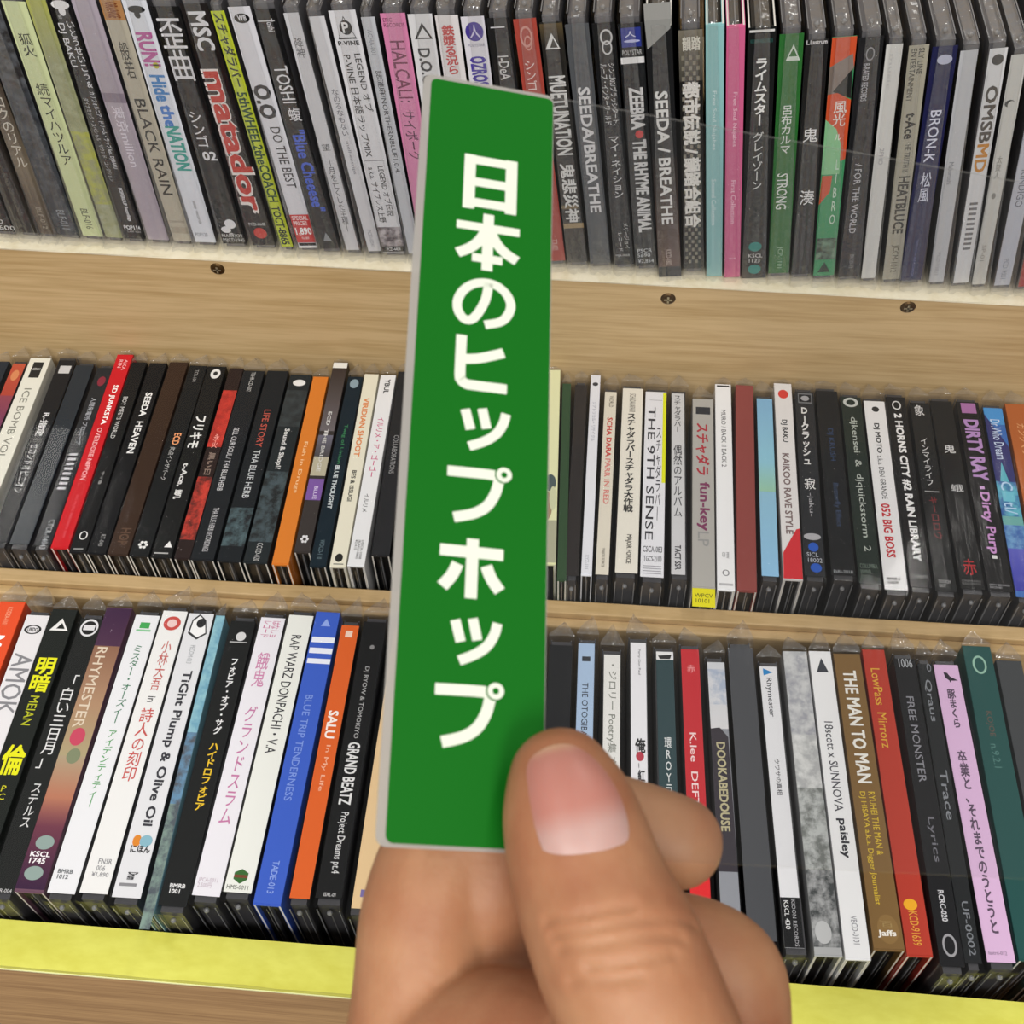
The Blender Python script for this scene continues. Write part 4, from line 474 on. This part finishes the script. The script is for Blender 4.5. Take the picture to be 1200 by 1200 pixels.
(2, [-92.06, 147.17, -428.5], -0.75, 10.6, 117.7, 9.52, 0.29, 'j', '141516', 'black CD with white capitals and script, right of the orange one, front row', [('E', 0.45, 0.65, 0.095, 0.113, '8c8c8c'), ('R', 'DJ RYOW & TOMOKIYO', 0.35, 0.6, 0.183, 0.458, 'b8b8b8', 0), ('R', 'GRAND BEATZ', 0.25, 0.75, 0.473, 0.694, 'e4e4e4', 1), ('R', 'Project Dreams pt.4', 0.35, 0.75, 0.719, 0.921, 'e0e0e0', 0), ('H', 'ISAL-01', 0.3, 0.75, 0.982, 0.994, 'd4d4d4', 0)]),
(2, [-78.97, 144.47, -428.5], -0.89, 10.6, 119.0, 8.57, -0.38, 'j', 'e8c898', 'peach-coloured CD mostly behind the green card and index finger', [('B', 0.3, 0.7, 0.942, 0.965, '7a70a8')]),
(2, [-67.79, 143.76, -428.5], -1.0, 10.22, 119.0, 9, -0.05, 'j', '22242a', 'dark CD of the front row hidden behind the raised green card', []),
(2, [-56.61, 143.04, -428.5], -1.11, 10.11, 119.0, 9, 0.0, 'j', '22242a', 'dark CD of the front row hidden behind the raised green card', []),
(2, [-45.43, 142.33, -428.5], -1.22, 10.11, 119.0, 9, 0.0, 'j', '22242a', 'dark CD of the front row hidden behind the raised green card', []),
(2, [-34.25, 141.61, -428.5], -1.33, 10.11, 119.0, 9, 0.0, 'j', '22242a', 'dark CD of the front row hidden behind the raised green card', []),
(2, [-23.07, 140.9, -428.5], -1.44, 10.0, 119.0, 9, -0.06, 'j', '22242a', 'dark CD of the front row hidden behind the raised green card', []),
(2, [-11.89, 140.19, -428.5], -1.55, 10.6, 119.0, 9.45, 0.16, 'j', '15171a', 'black CD without writing touching the right edge of the green card, front row', []),
(2, [-1.21, 141.76, -428.5], -1.66, 9.05, 119.0, 6.65, 0.42, 'j', 'a4bcd8', 'pale blue CD with black capitals just above the thumb', [('B', 0.25, 0.75, 0.052, 0.071, '34383e'), ('R', "THE OTOGIBANASHI'S", 0.3, 0.68, 0.155, 0.463, '3a4048', 0)]),
(2, [9.65, 139.4, -428.5], -1.77, 9.79, 116.8, 6.6, -0.02, 'j', 'e0e0dc', 'white CD covered in pencil scribble, right of the pale blue one', [('R', '・ジロリー Poetry集 方', 0.2, 0.8, 0.038, 0.426, '7c8078', 0)]),
(2, [20.38, 143.68, -428.5], -1.88, 9.57, 119.0, 6.29, 0.07, 'j', 'e4e4e8', 'white CD with one large brush character, behind the index fingertip', [('R', 'Party Gun Paul', 0.45, 0.65, 0.026, 0.127, '6c6c70', 0), ('V', '俺', 0.25, 0.9, 0.365, 0.418, '2c2c2e', 1), ('E', 0.3, 0.8, 0.413, 0.447, 'b43c4c'), ('B', 0.45, 0.5, 0.454, 0.47, '808084'), ('V', '紅桜', 0.4, 0.85, 0.477, 0.559, '34343a', 1)]),
(2, [31.49, 139.99, -428.5], -1.99, 9.78, 119.0, 6.94, -0.29, 'j', '2e4448', 'dark teal CD with white lettering directly left of the red one, front row', [('B', 0, 1, -0.001, 0.031, 'e4e4e4'), ('P', [(0.1, 0.015), (0.9, 0.01), (0.8, 0.028), (0.2, 0.028)], '2c2c2c'), ('V', '環ROYラッキー', 0.35, 0.75, 0.324, 0.647, 'd8dcdc', 0)]),
(2, [41.93, 141.94, -428.5], -2.1, 9.7, 119.0, 7.28, 0.07, 'j', 'c02c34', 'red CD with slanted white letters above the index fingertip', [('V', '赤', 0.3, 0.75, 0.06, 0.091, 'e89a9c', 0), ('R', 'K.lee  DEFTON', 0.3, 0.65, 0.317, 0.657, 'f0d4d4', 0), ('B', 0.0, 1, 0.811, 0.865, 'd8282c')]),
(2, [52.54, 139.4, -428.5], -2.21, 8.49, 116.3, 6.88, -0.48, 'j', '8c8f96', 'CD with a whitish top and yellow block letters, right of the red one', [('G', 0.001, 0.258, 'cccfd4', 'd4d4d6'), ('N', 0.028, 0.166, 'd0d2d6', 'a4b0c4', 0, 1), ('P', [(0, 0.258), (0.5, 0.253), (0.95, 0.288), (1, 0.752), (0, 0.752)], '38333a'), ('R', 'DOOKABEDOUSE', 0.25, 0.75, 0.308, 0.62, 'b8b08c', 1)]),
(2, [62.82, 144.23, -428.5], -2.31, 10.6, 119.0, 10.04, 0.12, 'j', '4a4c50', 'empty-looking smoke-grey CD between the yellow-lettered and blue-arrow ones', []),
(2, [73.78, 142.68, -428.5], -2.47, 9.59, 112.5, 6.8, 0.58, 'j', 'e6e7ea', 'white CD with a blue arrowhead and a black foot in the front row', [('P', [(0.2, 0.008), (0.75, 0.024), (0.2, 0.037)], '2c88c8'), ('R', 'Rhymester', 0.25, 0.65, 0.046, 0.202, '3c3c42', 0), ('R', 'ウワサの真相', 0.35, 0.65, 0.363, 0.494, '404046', 0), ('B', 0, 1, 0.842, 1.0, '17181a'), ('R', 'KIOON RECORDS', 0.55, 0.75, 0.849, 0.996, 'b0b0b4', 0), ('R', 'KSCL 430', 0.15, 0.4, 0.852, 0.943, 'e4e4e4', 0)]),
(2, [85.94, 141.02, -428.5], -2.47, 9.61, 121.4, 7.22, -0.77, 'd', 'a9abad', 'grey stone-textured CD left of a white one in the front row', [('N', -0.001, 0.306, '9a9ca4', 'c4c6c8', 0, 1), ('N', 0.306, 0.489, 'a8aaac', 'd0d2d2', 0, 1), ('N', 0.489, 0.749, '6c706e', 'b4b8b8', 0, 1), ('N', 0.749, 0.979, '3c4042', 'a0a2a4', 0, 1), ('E', 0.1, 0.7, 0.903, 0.97, 'b8babc')]),
(2, [95.34, 140.6, -428.5], -2.42, 8.77, 122.5, 8.21, -0.14, 'd', 'eaebee', 'white CD with black typewriter lettering left of the brown one', [('T', 0.25, 0.8, 0.023, 0.077, '3c4048'), ('R', '18scott x SUNNOVA', 0.3, 0.68, 0.257, 0.561, '4c4c54', 0), ('R', 'paisley', 0.3, 0.75, 0.584, 0.708, '34343c', 1), ('R', 'VBCD-0101', 0.4, 0.65, 0.88, 0.961, '8c8c94', 0)]),
(2, [106.29, 144.68, -428.5], -2.62, 10.69, 118.0, 10.44, -0.12, 'd', '7d6038', 'brown CD with large white slab capitals and yellow text, front row', [('R', 'THE MAN TO MAN', 0.25, 0.75, 0.063, 0.476, 'eceae4', 1), ('R', 'RYUHEI THE MAN &', 0.55, 0.78, 0.505, 0.714, 'd8b83c', 0), ('R', 'DJ HISAYA a.k.a. Digger Journalist', 0.2, 0.45, 0.505, 0.87, 'd8b83c', 0), ('E', 0.2, 0.9, 0.898, 0.986, '8a6c40'), ('R', 'JAZZY', 0.3, 0.7, 0.917, 0.94, 'a08858', 0), ('H', 'Jaffs', 0.2, 0.8, 0.945, 0.968, 'f0ece4', 1)]),
(2, [115.86, 143.4, -428.5], -2.28, 8.92, 122.0, 7.73, 0.59, 'd', 'b03a2c', 'red CD with yellow lettering and a yellow crown at its foot, front row', [('R', 'LowPass  Mirrorz', 0.25, 0.65, 0.069, 0.357, 'd8a43c', 0), ('E', 0.15, 0.7, 0.839, 0.873, 'e8a828'), ('R', 'KCD-91639', 0.3, 0.65, 0.876, 0.974, 'e0a040', 0)]),
(2, [127.45, 140.57, -428.5], -1.7, 8.82, 122.1, 8.29, -0.27, 'j', '16171a', 'black CD with grey slanted script right of the red and yellow one', [('H', '1006', 0.2, 0.85, 0.0, 0.033, 'b0b4b8', 0), ('R', 'FREE MONSTER', 0.3, 0.65, 0.141, 0.441, '8c8c94', 0), ('R', 'Lyrics', 0.35, 0.7, 0.554, 0.696, '74747c', 0), ('R', 'RCRC-020', 0.35, 0.6, 0.781, 0.873, 'd0d0d4', 1), ('O', 0.2, 0.8, 0.908, 0.974, 'a0a0a4')]),
(2, [134.55, 142.29, -428.5], -1.37, 6.0, 118.5, 5.75, 0.04, 'j', '1d2022', 'black CD with thin grey computer-style letters left of the pale pink one', [('O', 0.6, 0.9, -0.001, 0.029, '8c9098'), ('R', 'Qraus', 0.25, 0.75, 0.06, 0.218, '84888e', 0), ('R', 'Trace', 0.3, 0.8, 0.391, 0.561, '84888e', 0), ('R', 'UF-0002', 0.35, 0.75, 0.818, 0.979, '7c8086', 0)]),
(2, [144.14, 143.34, -428.5], -2.03, 9.88, 117.7, 9.63, 0.1, 'j', 'd8b4d8', 'pale pink-lilac CD with a black bird and spaced dark kana, front row', [('P', [(0.35, 0.029), (0.5, 0.031), (0.6, 0.046), (0.9, 0.06), (0.55, 0.062), (0.4, 0.051)], '2c2430'), ('B', 0.55, 0.6, 0.057, 0.068, '2c2430'), ('V', '豚まくら', 0.35, 0.68, 0.095, 0.239, '5c4c60', 1), ('V', '卒業と、それまでのうとうと', 0.3, 0.65, 0.321, 0.916, '5c4c60', 1), ('H', 'lastrd-012', 0.1, 0.75, 0.968, 0.979, '907c94', 0)]),
(2, [155.51, 144.83, -428.5], -1.09, 11.16, 125.1, 10.91, 0.0, 'd', '1f4a48', 'dark teal CD with an oval emblem near the right end of the front row', [('O', 0.25, 0.75, 0.033, 0.101, '8ab0a0'), ('R', 'KOJOE', 0.35, 0.6, 0.234, 0.322, '5c5048', 0), ('R', 'n.9.2.1', 0.35, 0.6, 0.347, 0.427, '4c7470', 0), ('B', 0.55, 0.95, 0.89, 0.926, 'b0a878')]),
(2, [167.47, 145.0, -428.5], -1.09, 9.96, 119.0, 9.13, -0.13, 'd', '3c3f42', 'dark grey CD in cloudy film at the right end of the front row', [])]
for i, c in enumerate(CDS): compact_disc(*c, seed=i)

# ------------------------------------------------------------------ the divider card held up in front
CARD = {'O': [-27.58, 59.0, -150.95], 'U': [0.95954, 0.12457, -0.25252], 'V': [-0.05323, 0.9609, 0.27173], 'H': 126.65, 'g': [[2.08, 125.85], [22.99, 125.53], [21.79, -0.17], [1.31, 0.5]]}
U, V, O_ = Vector(CARD['U']), Vector(CARD['V']), Vector(CARD['O'])
N = U.cross(V)                                                  # towards the viewer
if N.dot(-O_) < 0: N = -N
mw = Matrix((U, V, N)).transposed().to_4x4(); mw.translation = O_ * MM + Vector((0, 0, ZOFF))
card = empty('divider_card', (0, 0, 0)); card.matrix_world = mw
tag(card, 'clear plastic CD divider with a green label strip held up in front of the shelves', 'divider')
HH = CARD['H']
def rrect(x0, x1, y0, y1, r, n=6):
    o = []
    for cx, cy, a0 in ((x1 - r, y0 + r, -90), (x1 - r, y1 - r, 0), (x0 + r, y1 - r, 90), (x0 + r, y0 + r, 180)):
        for i in range(n + 1): a = math.radians(a0 + 90 * i / n); o.append((cx + r * math.cos(a), cy + r * math.sin(a)))
    return o
def slab(bm, pts, z0, z1, mi=0):
    a = [bm.verts.new((p[0] * MM, p[1] * MM, z0 * MM)) for p in pts]; b = [bm.verts.new((p[0] * MM, p[1] * MM, z1 * MM)) for p in pts]
    n = len(pts); fs = [bm.faces.new(a[::-1]), bm.faces.new(b)] + [bm.faces.new((a[i], a[(i + 1) % n], b[(i + 1) % n], b[i])) for i in range(n)]
    for f in fs: f.material_index = mi
bm = bmesh.new(); slab(bm, rrect(0, 142, 0, HH, 2.2), -.45, 0)
for f in bm.faces:
    if len(f.verts) == 4: f.material_index = 1
link('clear_sheet', bm, [M_sheet, clear('cut_sheet_edge', .05, .3, .2, (.85, .85, .85), .1)], card)
bm = bmesh.new(); slab(bm, rrect(0, 22.65, 0, HH, 1.5), .02, .12); link('label_backing', bm, M_edge, card)
M_green = plain('green_label_print', '096312', .55, .12); M_print = plain('white_label_print', 'd9dfd0', .55, .15)
STROKES = {
 'nichi': (.2, [[(.1, 0), (.1, 1)], [(.9, 0), (.9, 1)], [(0, .09), (1, .09)], [(.1, .5), (.9, .5)], [(.1, .88), (.9, .88)]]),
 'hon': (.165, [[(.5, 0), (.5, 1)], [(.02, .25), (.98, .25)], [(.47, .28), (.38, .48), (.24, .64), (.05, .76)], [(.53, .28), (.62, .48), (.76, .64), (.95, .76)], [(.27, .8), (.73, .8)]]),
 'no': (.155, [[(.56, .08), (.52, .4), (.43, .66), (.32, .84), (.2, .86), (.1, .72), (.08, .52), (.16, .3), (.32, .14), (.52, .08), (.7, .12), (.85, .26), (.92, .46), (.88, .66), (.76, .82), (.52, .92)]]),
 'hi': (.19, [[(.1, 0), (.1, .72), (.13, .84), (.22, .9), (.36, .91), (1, .91)], [(.12, .45), (.45, .4), (.92, .24)]]),
 'tsu': (.2, [[(.1, .06), (.22, .52)], [(.43, 0), (.53, .46)], [(.9, .06), (.85, .3), (.72, .56), (.5, .76), (.2, .92)]]),
 'pu': (.175, [[(0, .12), (.8, .12), (.81, .25), (.76, .46), (.64, .68), (.44, .83), (.13, .93)]]),
 'ho': (.19, [[(.52, 0), (.52, 1)], [(.02, .23), (1, .23)], [(.3, .44), (.22, .64), (.08, .84)], [(.74, .44), (.82, .64), (.96, .84)]]),
}
bm = bmesh.new(); slab(bm, rrect(1.3, 22.5, .5, HH - .8, 1.1), .13, .22, 0)
def stroke(pl, wmm, z):
    """a pen stroke with square ends: one ribbon along a smooth path"""
    P = [Vector(p) for p in pl]
    if len(P) > 2:
        Q = []
        for i in range(len(P) - 1):
            p0, p1, p2, p3 = [P[min(max(k, 0), len(P) - 1)] for k in (i - 1, i, i + 1, i + 2)]
            for k in range(6):
                t = k / 6; Q.append(.5 * ((2 * p1) + (p2 - p0) * t + (2 * p0 - 5 * p1 + 4 * p2 - p3) * t * t + (3 * p1 - p0 - 3 * p2 + p3) * t ** 3))
        P = Q + [P[-1]]
    pr = None
    for i, p in enumerate(P):
        d = (P[min(i + 1, len(P) - 1)] - P[max(i - 1, 0)]).normalized(); nrm = Vector((-d.y, d.x)) * wmm / 2
        cur = [bm.verts.new((*(a * MM), z * MM)) for a in (p - nrm, p + nrm)]
        if pr: f = bm.faces.new((pr[0], cur[0], cur[1], pr[1])); f.material_index = 1
        pr = cur
for nm, cx, cy, wd, ht in [('nichi', 12.05, 106.21, 8.77, 10.61), ('hon', 11.97, 94.91, 10.84, 10.66), ('no', 11.78, 83.5, 10.18, 9.12), ('hi', 11.69, 72.7, 8.22, 9.34), ('tsu', 12.62, 61.53, 7.92, 7.1), ('pu', 11.95, 50.84, 9.54, 8.97), ('ho', 11.22, 39.37, 9.56, 9.07), ('tsu', 12.36, 28.49, 7.63, 6.81), ('pu', 11.66, 18.0, 9.49, 8.99)]:
    sw, st = STROKES[nm]; sw_mm = sw * (wd + ht) / 2
    z = .24
    for pl in st:
        z += .015
        stroke([(cx + (x - .5) * wd, cy + (.5 - yy) * ht) for x, yy in pl], sw_mm * (.85 if nm in ('nichi', 'hon') and abs(pl[0][1] - pl[-1][1]) < .01 else 1), z)
    if nm == 'pu':                                               # the small ring
        c = (cx + .4 * wd, cy + .41 * ht); ro, ri, rg = .125 * wd, .05 * wd, .15 * wd
        for r0, r1, mi, zz in ((0, rg, 0, .30), (ri, ro, 1, .32)):
            n = 24
            for i in range(n):
                a, b = 2 * math.pi * i / n, 2 * math.pi * (i + 1) / n
                ps = [(r1, a), (r1, b)] + ([(r0, b), (r0, a)] if r0 else [(0, 0)])
                f = bm.faces.new([bm.verts.new(((c[0] + r * math.cos(t)) * MM, (c[1] + r * math.sin(t)) * MM, zz * MM)) for r, t in ps]); f.material_index = mi
link('green_label', bm, [M_green, M_print], card)

# ------------------------------------------------------------------ the hand
HAND = {'thumb': [[-3.79, 68.06, -146.98, 7.14], [-2.02, 62.76, -148.03, 9.22], [0.8, 55.1, -149.72, 9.98], [4.4, 47.97, -150.45, 10.66], [8.35, 40.34, -152.86, 10.65], [12.61, 31.75, -159.81, 11.47], [14.37, 23.98, -174.72, 15.02]], 'index': [[12.85, 70.5, -170.04, 6.98], [1.95, 72.02, -169.72, 8.04], [-10.01, 71.66, -170.1, 8.85], [-19.17, 67.94, -170.79, 9.55], [-22.3, 59.11, -173.43, 9.88], [-22.64, 48.84, -177.43, 9.71], [-22.16, 37.77, -183.38, 10.56], [-15.12, 25.96, -193.05, 14.4]], 'indexside': [[-10.01, 71.66, -170.1, 8.85], [-14.38, 63.0, -173.75, 9.37], [-13.7, 56.59, -178.7, 8.25], [-14.22, 46.68, -179.89, 9.11]], 'middle': [[2.45, 59.71, -190.49, 9.24], [14.23, 61.59, -190.19, 8.71], [22.19, 59.05, -191.63, 8.93], [23.78, 52.09, -193.3, 8.53], [22.29, 40.58, -195.61, 10.05], [18.68, 27.35, -197.77, 14.57]], 'web': [[-21.89, 37.33, -181.23, 10.67], [-10.3, 40.42, -172.43, 10.75], [2.87, 35.36, -164.95, 11.8], [13.16, 31.17, -166.61, 12.18]], 'palm': [[-12.75, 24.56, -196.87, 19.43], [4.3, 24.14, -198.83, 23.07], [15.6, 26.03, -189.66, 17.47]], 'wrist': [[3.1, 24.03, -198.8, 23.07], [4.57, -0.94, -209.12, 22.13], [8.56, -51.09, -228.77, 20.12]]}
W = lambda p: Vector(p[:3]) * MM + Vector((0, 0, ZOFF))
def skin_material():
    m, n, l, b = newmat('skin')
    tc = n.new('ShaderNodeTexCoord')
    no = n.new('ShaderNodeTexNoise'); no.inputs['Scale'].default_value = 55; no.inputs['Detail'].default_value = 4; l.new(tc.outputs['Object'], no.inputs['Vector'])
    cr = n.new('ShaderNodeValToRGB'); cr.color_ramp.elements[0].position = .35; cr.color_ramp.elements[1].position = .68
    cr.color_ramp.elements[0].color = (*lin('9c6547'), 1); cr.color_ramp.elements[1].color = (*lin('b58663'), 1)
    l.new(no.outputs[0], cr.inputs[0]); l.new(cr.outputs[0], b.inputs['Base Color'])
    n2 = n.new('ShaderNodeTexNoise'); n2.inputs['Scale'].default_value = 900; n2.inputs['Detail'].default_value = 3; l.new(tc.outputs['Object'], n2.inputs['Vector'])
    bp = n.new('ShaderNodeBump'); bp.inputs['Strength'].default_value = .18; bp.inputs['Distance'].default_value = .0004
    l.new(n2.outputs[0], bp.inputs['Height']); l.new(bp.outputs[0], b.inputs['Normal'])
    b.inputs['Roughness'].default_value = .5; b.inputs['Specular IOR Level'].default_value = .35
    b.inputs['Subsurface Weight'].default_value = .25; b.inputs['Subsurface Radius'].default_value = (1, .35, .2); b.inputs['Subsurface Scale'].default_value = .003
    return m
M_skin = skin_material()
def capsule(bm, a, b, ra, rb, n=20):
    """tapered limb segment with round ends, one closed shell"""
    d = (b - a); ln = d.length; q = d.to_track_quat('Z', 'Y')
    prof = [(-ra * math.cos(t), ra * math.sin(t)) for t in [math.pi / 2 * i / 5 for i in range(1, 6)]] + [(ln + rb * math.sin(t), rb * math.cos(t)) for t in [math.pi / 2 * i / 5 for i in range(0, 5)]]
    rg = [[bm.verts.new(a + q @ Vector((r * math.cos(t), r * math.sin(t), z))) for t in [2 * math.pi * i / n for i in range(n)]] for z, r in prof]
    for p, s in zip(rg, rg[1:]):
        for i in range(n): bm.faces.new((p[i], p[(i + 1) % n], s[(i + 1) % n], s[i]))
    c0 = bm.verts.new(a + q @ Vector((0, 0, -ra))); c1 = bm.verts.new(a + q @ Vector((0, 0, ln + rb)))
    for i in range(n): bm.faces.new((rg[0][(i + 1) % n], rg[0][i], c0)); bm.faces.new((rg[-1][i], rg[-1][(i + 1) % n], c1))
bm = bmesh.new()
def smooth_chain(ch, sub=5):
    out = []
    for i in range(len(ch) - 1):
        p0, p1, p2, p3 = [Vector(ch[min(max(k, 0), len(ch) - 1)]) if len(ch[0]) == 3 else Vector(ch[min(max(k, 0), len(ch) - 1)][:4]) for k in (i - 1, i, i + 1, i + 2)]
        for s in range(sub):
            t = s / sub
            out.append(.5 * ((2 * p1) + (p2 - p0) * t + (2 * p0 - 5 * p1 + 4 * p2 - p3) * t * t + (3 * p1 - p0 - 3 * p2 + p3) * t ** 3))
    out.append(Vector(ch[-1])); return out
for nm, ch in HAND.items():
    sc_ = smooth_chain(ch, 4 if nm not in ('palm', 'wrist') else 2)
    for p, q in zip(sc_, sc_[1:]): capsule(bm, W(p), W(q), p[3] * MM, q[3] * MM)
me = bpy.data.meshes.new('hand_raw'); bm.to_mesh(me); bm.free()
raw = bpy.data.objects.new('hand_raw', me); COL.objects.link(raw)
mod = raw.modifiers.new('r', 'REMESH'); mod.mode = 'VOXEL'; mod.voxel_size = .0006; mod.adaptivity = 0
mod = raw.modifiers.new('s', 'SMOOTH'); mod.factor = .5; mod.iterations = 24
bpy.context.view_layer.update()
me2 = bpy.data.meshes.new_from_object(raw.evaluated_get(bpy.context.evaluated_depsgraph_get()))
bpy.data.objects.remove(raw)
hb = bmesh.new(); hb.from_mesh(me2); hb.normal_update()
eye = Vector((0, 0, ZOFF))
tree = BVHTree.FromBMesh(hb)
def on_skin(p):
    """the point of the skin in front of p, seen along the thumb's outward side"""
    d = (W(p) - eye).normalized(); h = tree.ray_cast(eye + d * .05, d)
    return h[0], h[1]
paths = []
for cpts in [[[-3.47, 46.95, -144.16], [1.7, 48.22, -143.7], [7.68, 49.55, -143.26], [13.25, 49.48, -143.85]], [[-2.69, 45.9, -145.04], [2.3, 46.82, -144.82], [8.78, 48.2, -144.4], [11.82, 48.15, -144.73]], [[-4.37, 48.32, -143.04], [0.61, 49.41, -142.69], [5.59, 50.65, -142.22]], [[0.95, 44.37, -146.56], [5.95, 45.22, -146.4], [10.91, 46.62, -145.8]], [[-1.18, 42.97, -147.41], [3.54, 43.39, -147.55], [7.03, 44.19, -147.28]]]:
    hits = [on_skin(p)[0] for p in cpts]; hits = [h for h in hits if h is not None]
    for a, b in zip(hits, hits[1:]): paths.append((a, b))
th_ax = [W(p) for p in HAND['thumb'][:4]]
for v in hb.verts:                                               # knuckle creases of the thumb
    dmin = 1
    for a, b in paths:
        ab = b - a; t = max(0, min(1, (v.co - a).dot(ab) / ab.length_squared)); dmin = min(dmin, (v.co - a - ab * t).length)
    if dmin < .004: v.co -= v.normal * (.00042 * math.exp(-(dmin / .00055) ** 2) - .00006 * math.exp(-((dmin - .0017) / .0008) ** 2))
hb.normal_update()
tree = BVHTree.FromBMesh(hb)
# thumbnail: a curved plate lying on the skin
NAIL = [[-5.29, 53.52, -135.21], [-3.19, 53.31, -135.57], [0.24, 53.77, -135.55], [3.35, 54.6, -135.22], [5.07, 55.62, -134.61], [4.71, 57.95, -132.8], [3.37, 60.27, -130.91], [1.56, 62.24, -129.23], [-0.61, 63.54, -128.03], [-3.22, 64.18, -127.3], [-6.14, 63.45, -127.57], [-7.91, 61.71, -128.72], [-7.42, 58.84, -130.95], [-6.43, 55.78, -133.38]]; NAX = [[0.2, 54.4, -135.07], [-3.97, 65.06, -126.56]]
cen = sum((Vector(p) for p in NAIL), Vector()) / len(NAIL)
bm = bmesh.new(); NR = 9; rings = []
nax0, nax1 = Vector(NAX[0]), Vector(NAX[1]); nl = (nax1 - nax0)
outline = smooth_chain([tuple(p) for p in NAIL + NAIL[:1]], 4)[:-1]
cl = bm.loops.layers.color.new('nail_tone')
tone = {}
def nail_tone(P):
    t = (P - nax0).dot(nl) / nl.length_squared
    def mixc(a, b, k): return tuple(x + (y - x) * k for x, y in zip(a, b))
    lun, bed, tip = [tuple(int(h[i:i + 2], 16) / 255 for i in (0, 2, 4)) for h in ('b8938c', 'b07468', 'c4a480')]
    if t < .36: c = mixc(lun, bed, max(0, (t - .16) / .2))
    elif t < .8: c = bed
    else: c = mixc(bed, tip, min(1, (t - .8) / .12))
    return c
for k in range(NR):
    f_ = (k + 1) / NR; rv = []
    for p in outline:
        P = cen + (Vector(p) - cen) * f_
        h, nn = on_skin(P)
        if h is None: h, nn = W(P), Vector((0, -1, 0))
        lift = .00055 * (1 - f_ ** 6) - .0001 * f_ ** 6
        v = bm.verts.new(h + nn * lift); tone[v] = nail_tone(P); rv.append(v)
    rings.append(rv)
h, nn = on_skin(cen); vc = bm.verts.new(h + nn * .00055); tone[vc] = nail_tone(cen)
n = len(outline)
for i in range(n): bm.faces.new((vc, rings[0][i], rings[0][(i + 1) % n]))
for a, b in zip(rings, rings[1:]):
    for i in range(n): bm.faces.new((a[i], b[i], b[(i + 1) % n], a[(i + 1) % n]))
for _ in range(6):
    bmesh.ops.smooth_vert(bm, verts=[v for v in bm.verts if not v.is_boundary], factor=.4, use_axis_x=True, use_axis_y=True, use_axis_z=True)
bmesh.ops.recalc_face_normals(bm, faces=bm.faces)
for f in bm.faces:
    for lp in f.loops: lp[cl] = (*tone[lp.vert], 1)
me3 = bpy.data.meshes.new('person_hand')
hb.to_mesh(me3); hb.free()
hand = bpy.data.objects.new('person_hand', me3); COL.objects.link(hand); me3.materials.append(M_skin)
for p in me3.polygons: p.use_smooth = True
tag(hand, 'hand pinching the green-labelled divider between thumb and curled index finger', 'hand')
m, nn_, l, b = newmat('fingernail')
vc_ = nn_.new('ShaderNodeVertexColor'); vc_.layer_name = 'nail_tone'; l.new(vc_.outputs[0], b.inputs['Base Color'])
b.inputs['Roughness'].default_value = .42; b.inputs['Subsurface Weight'].default_value = .15; b.inputs['Subsurface Scale'].default_value = .002
nail = link('thumbnail', bm, m, hand, True); nail['label'] = 'pink thumbnail with a pale half-moon'
bpy.data.objects.remove(fo)
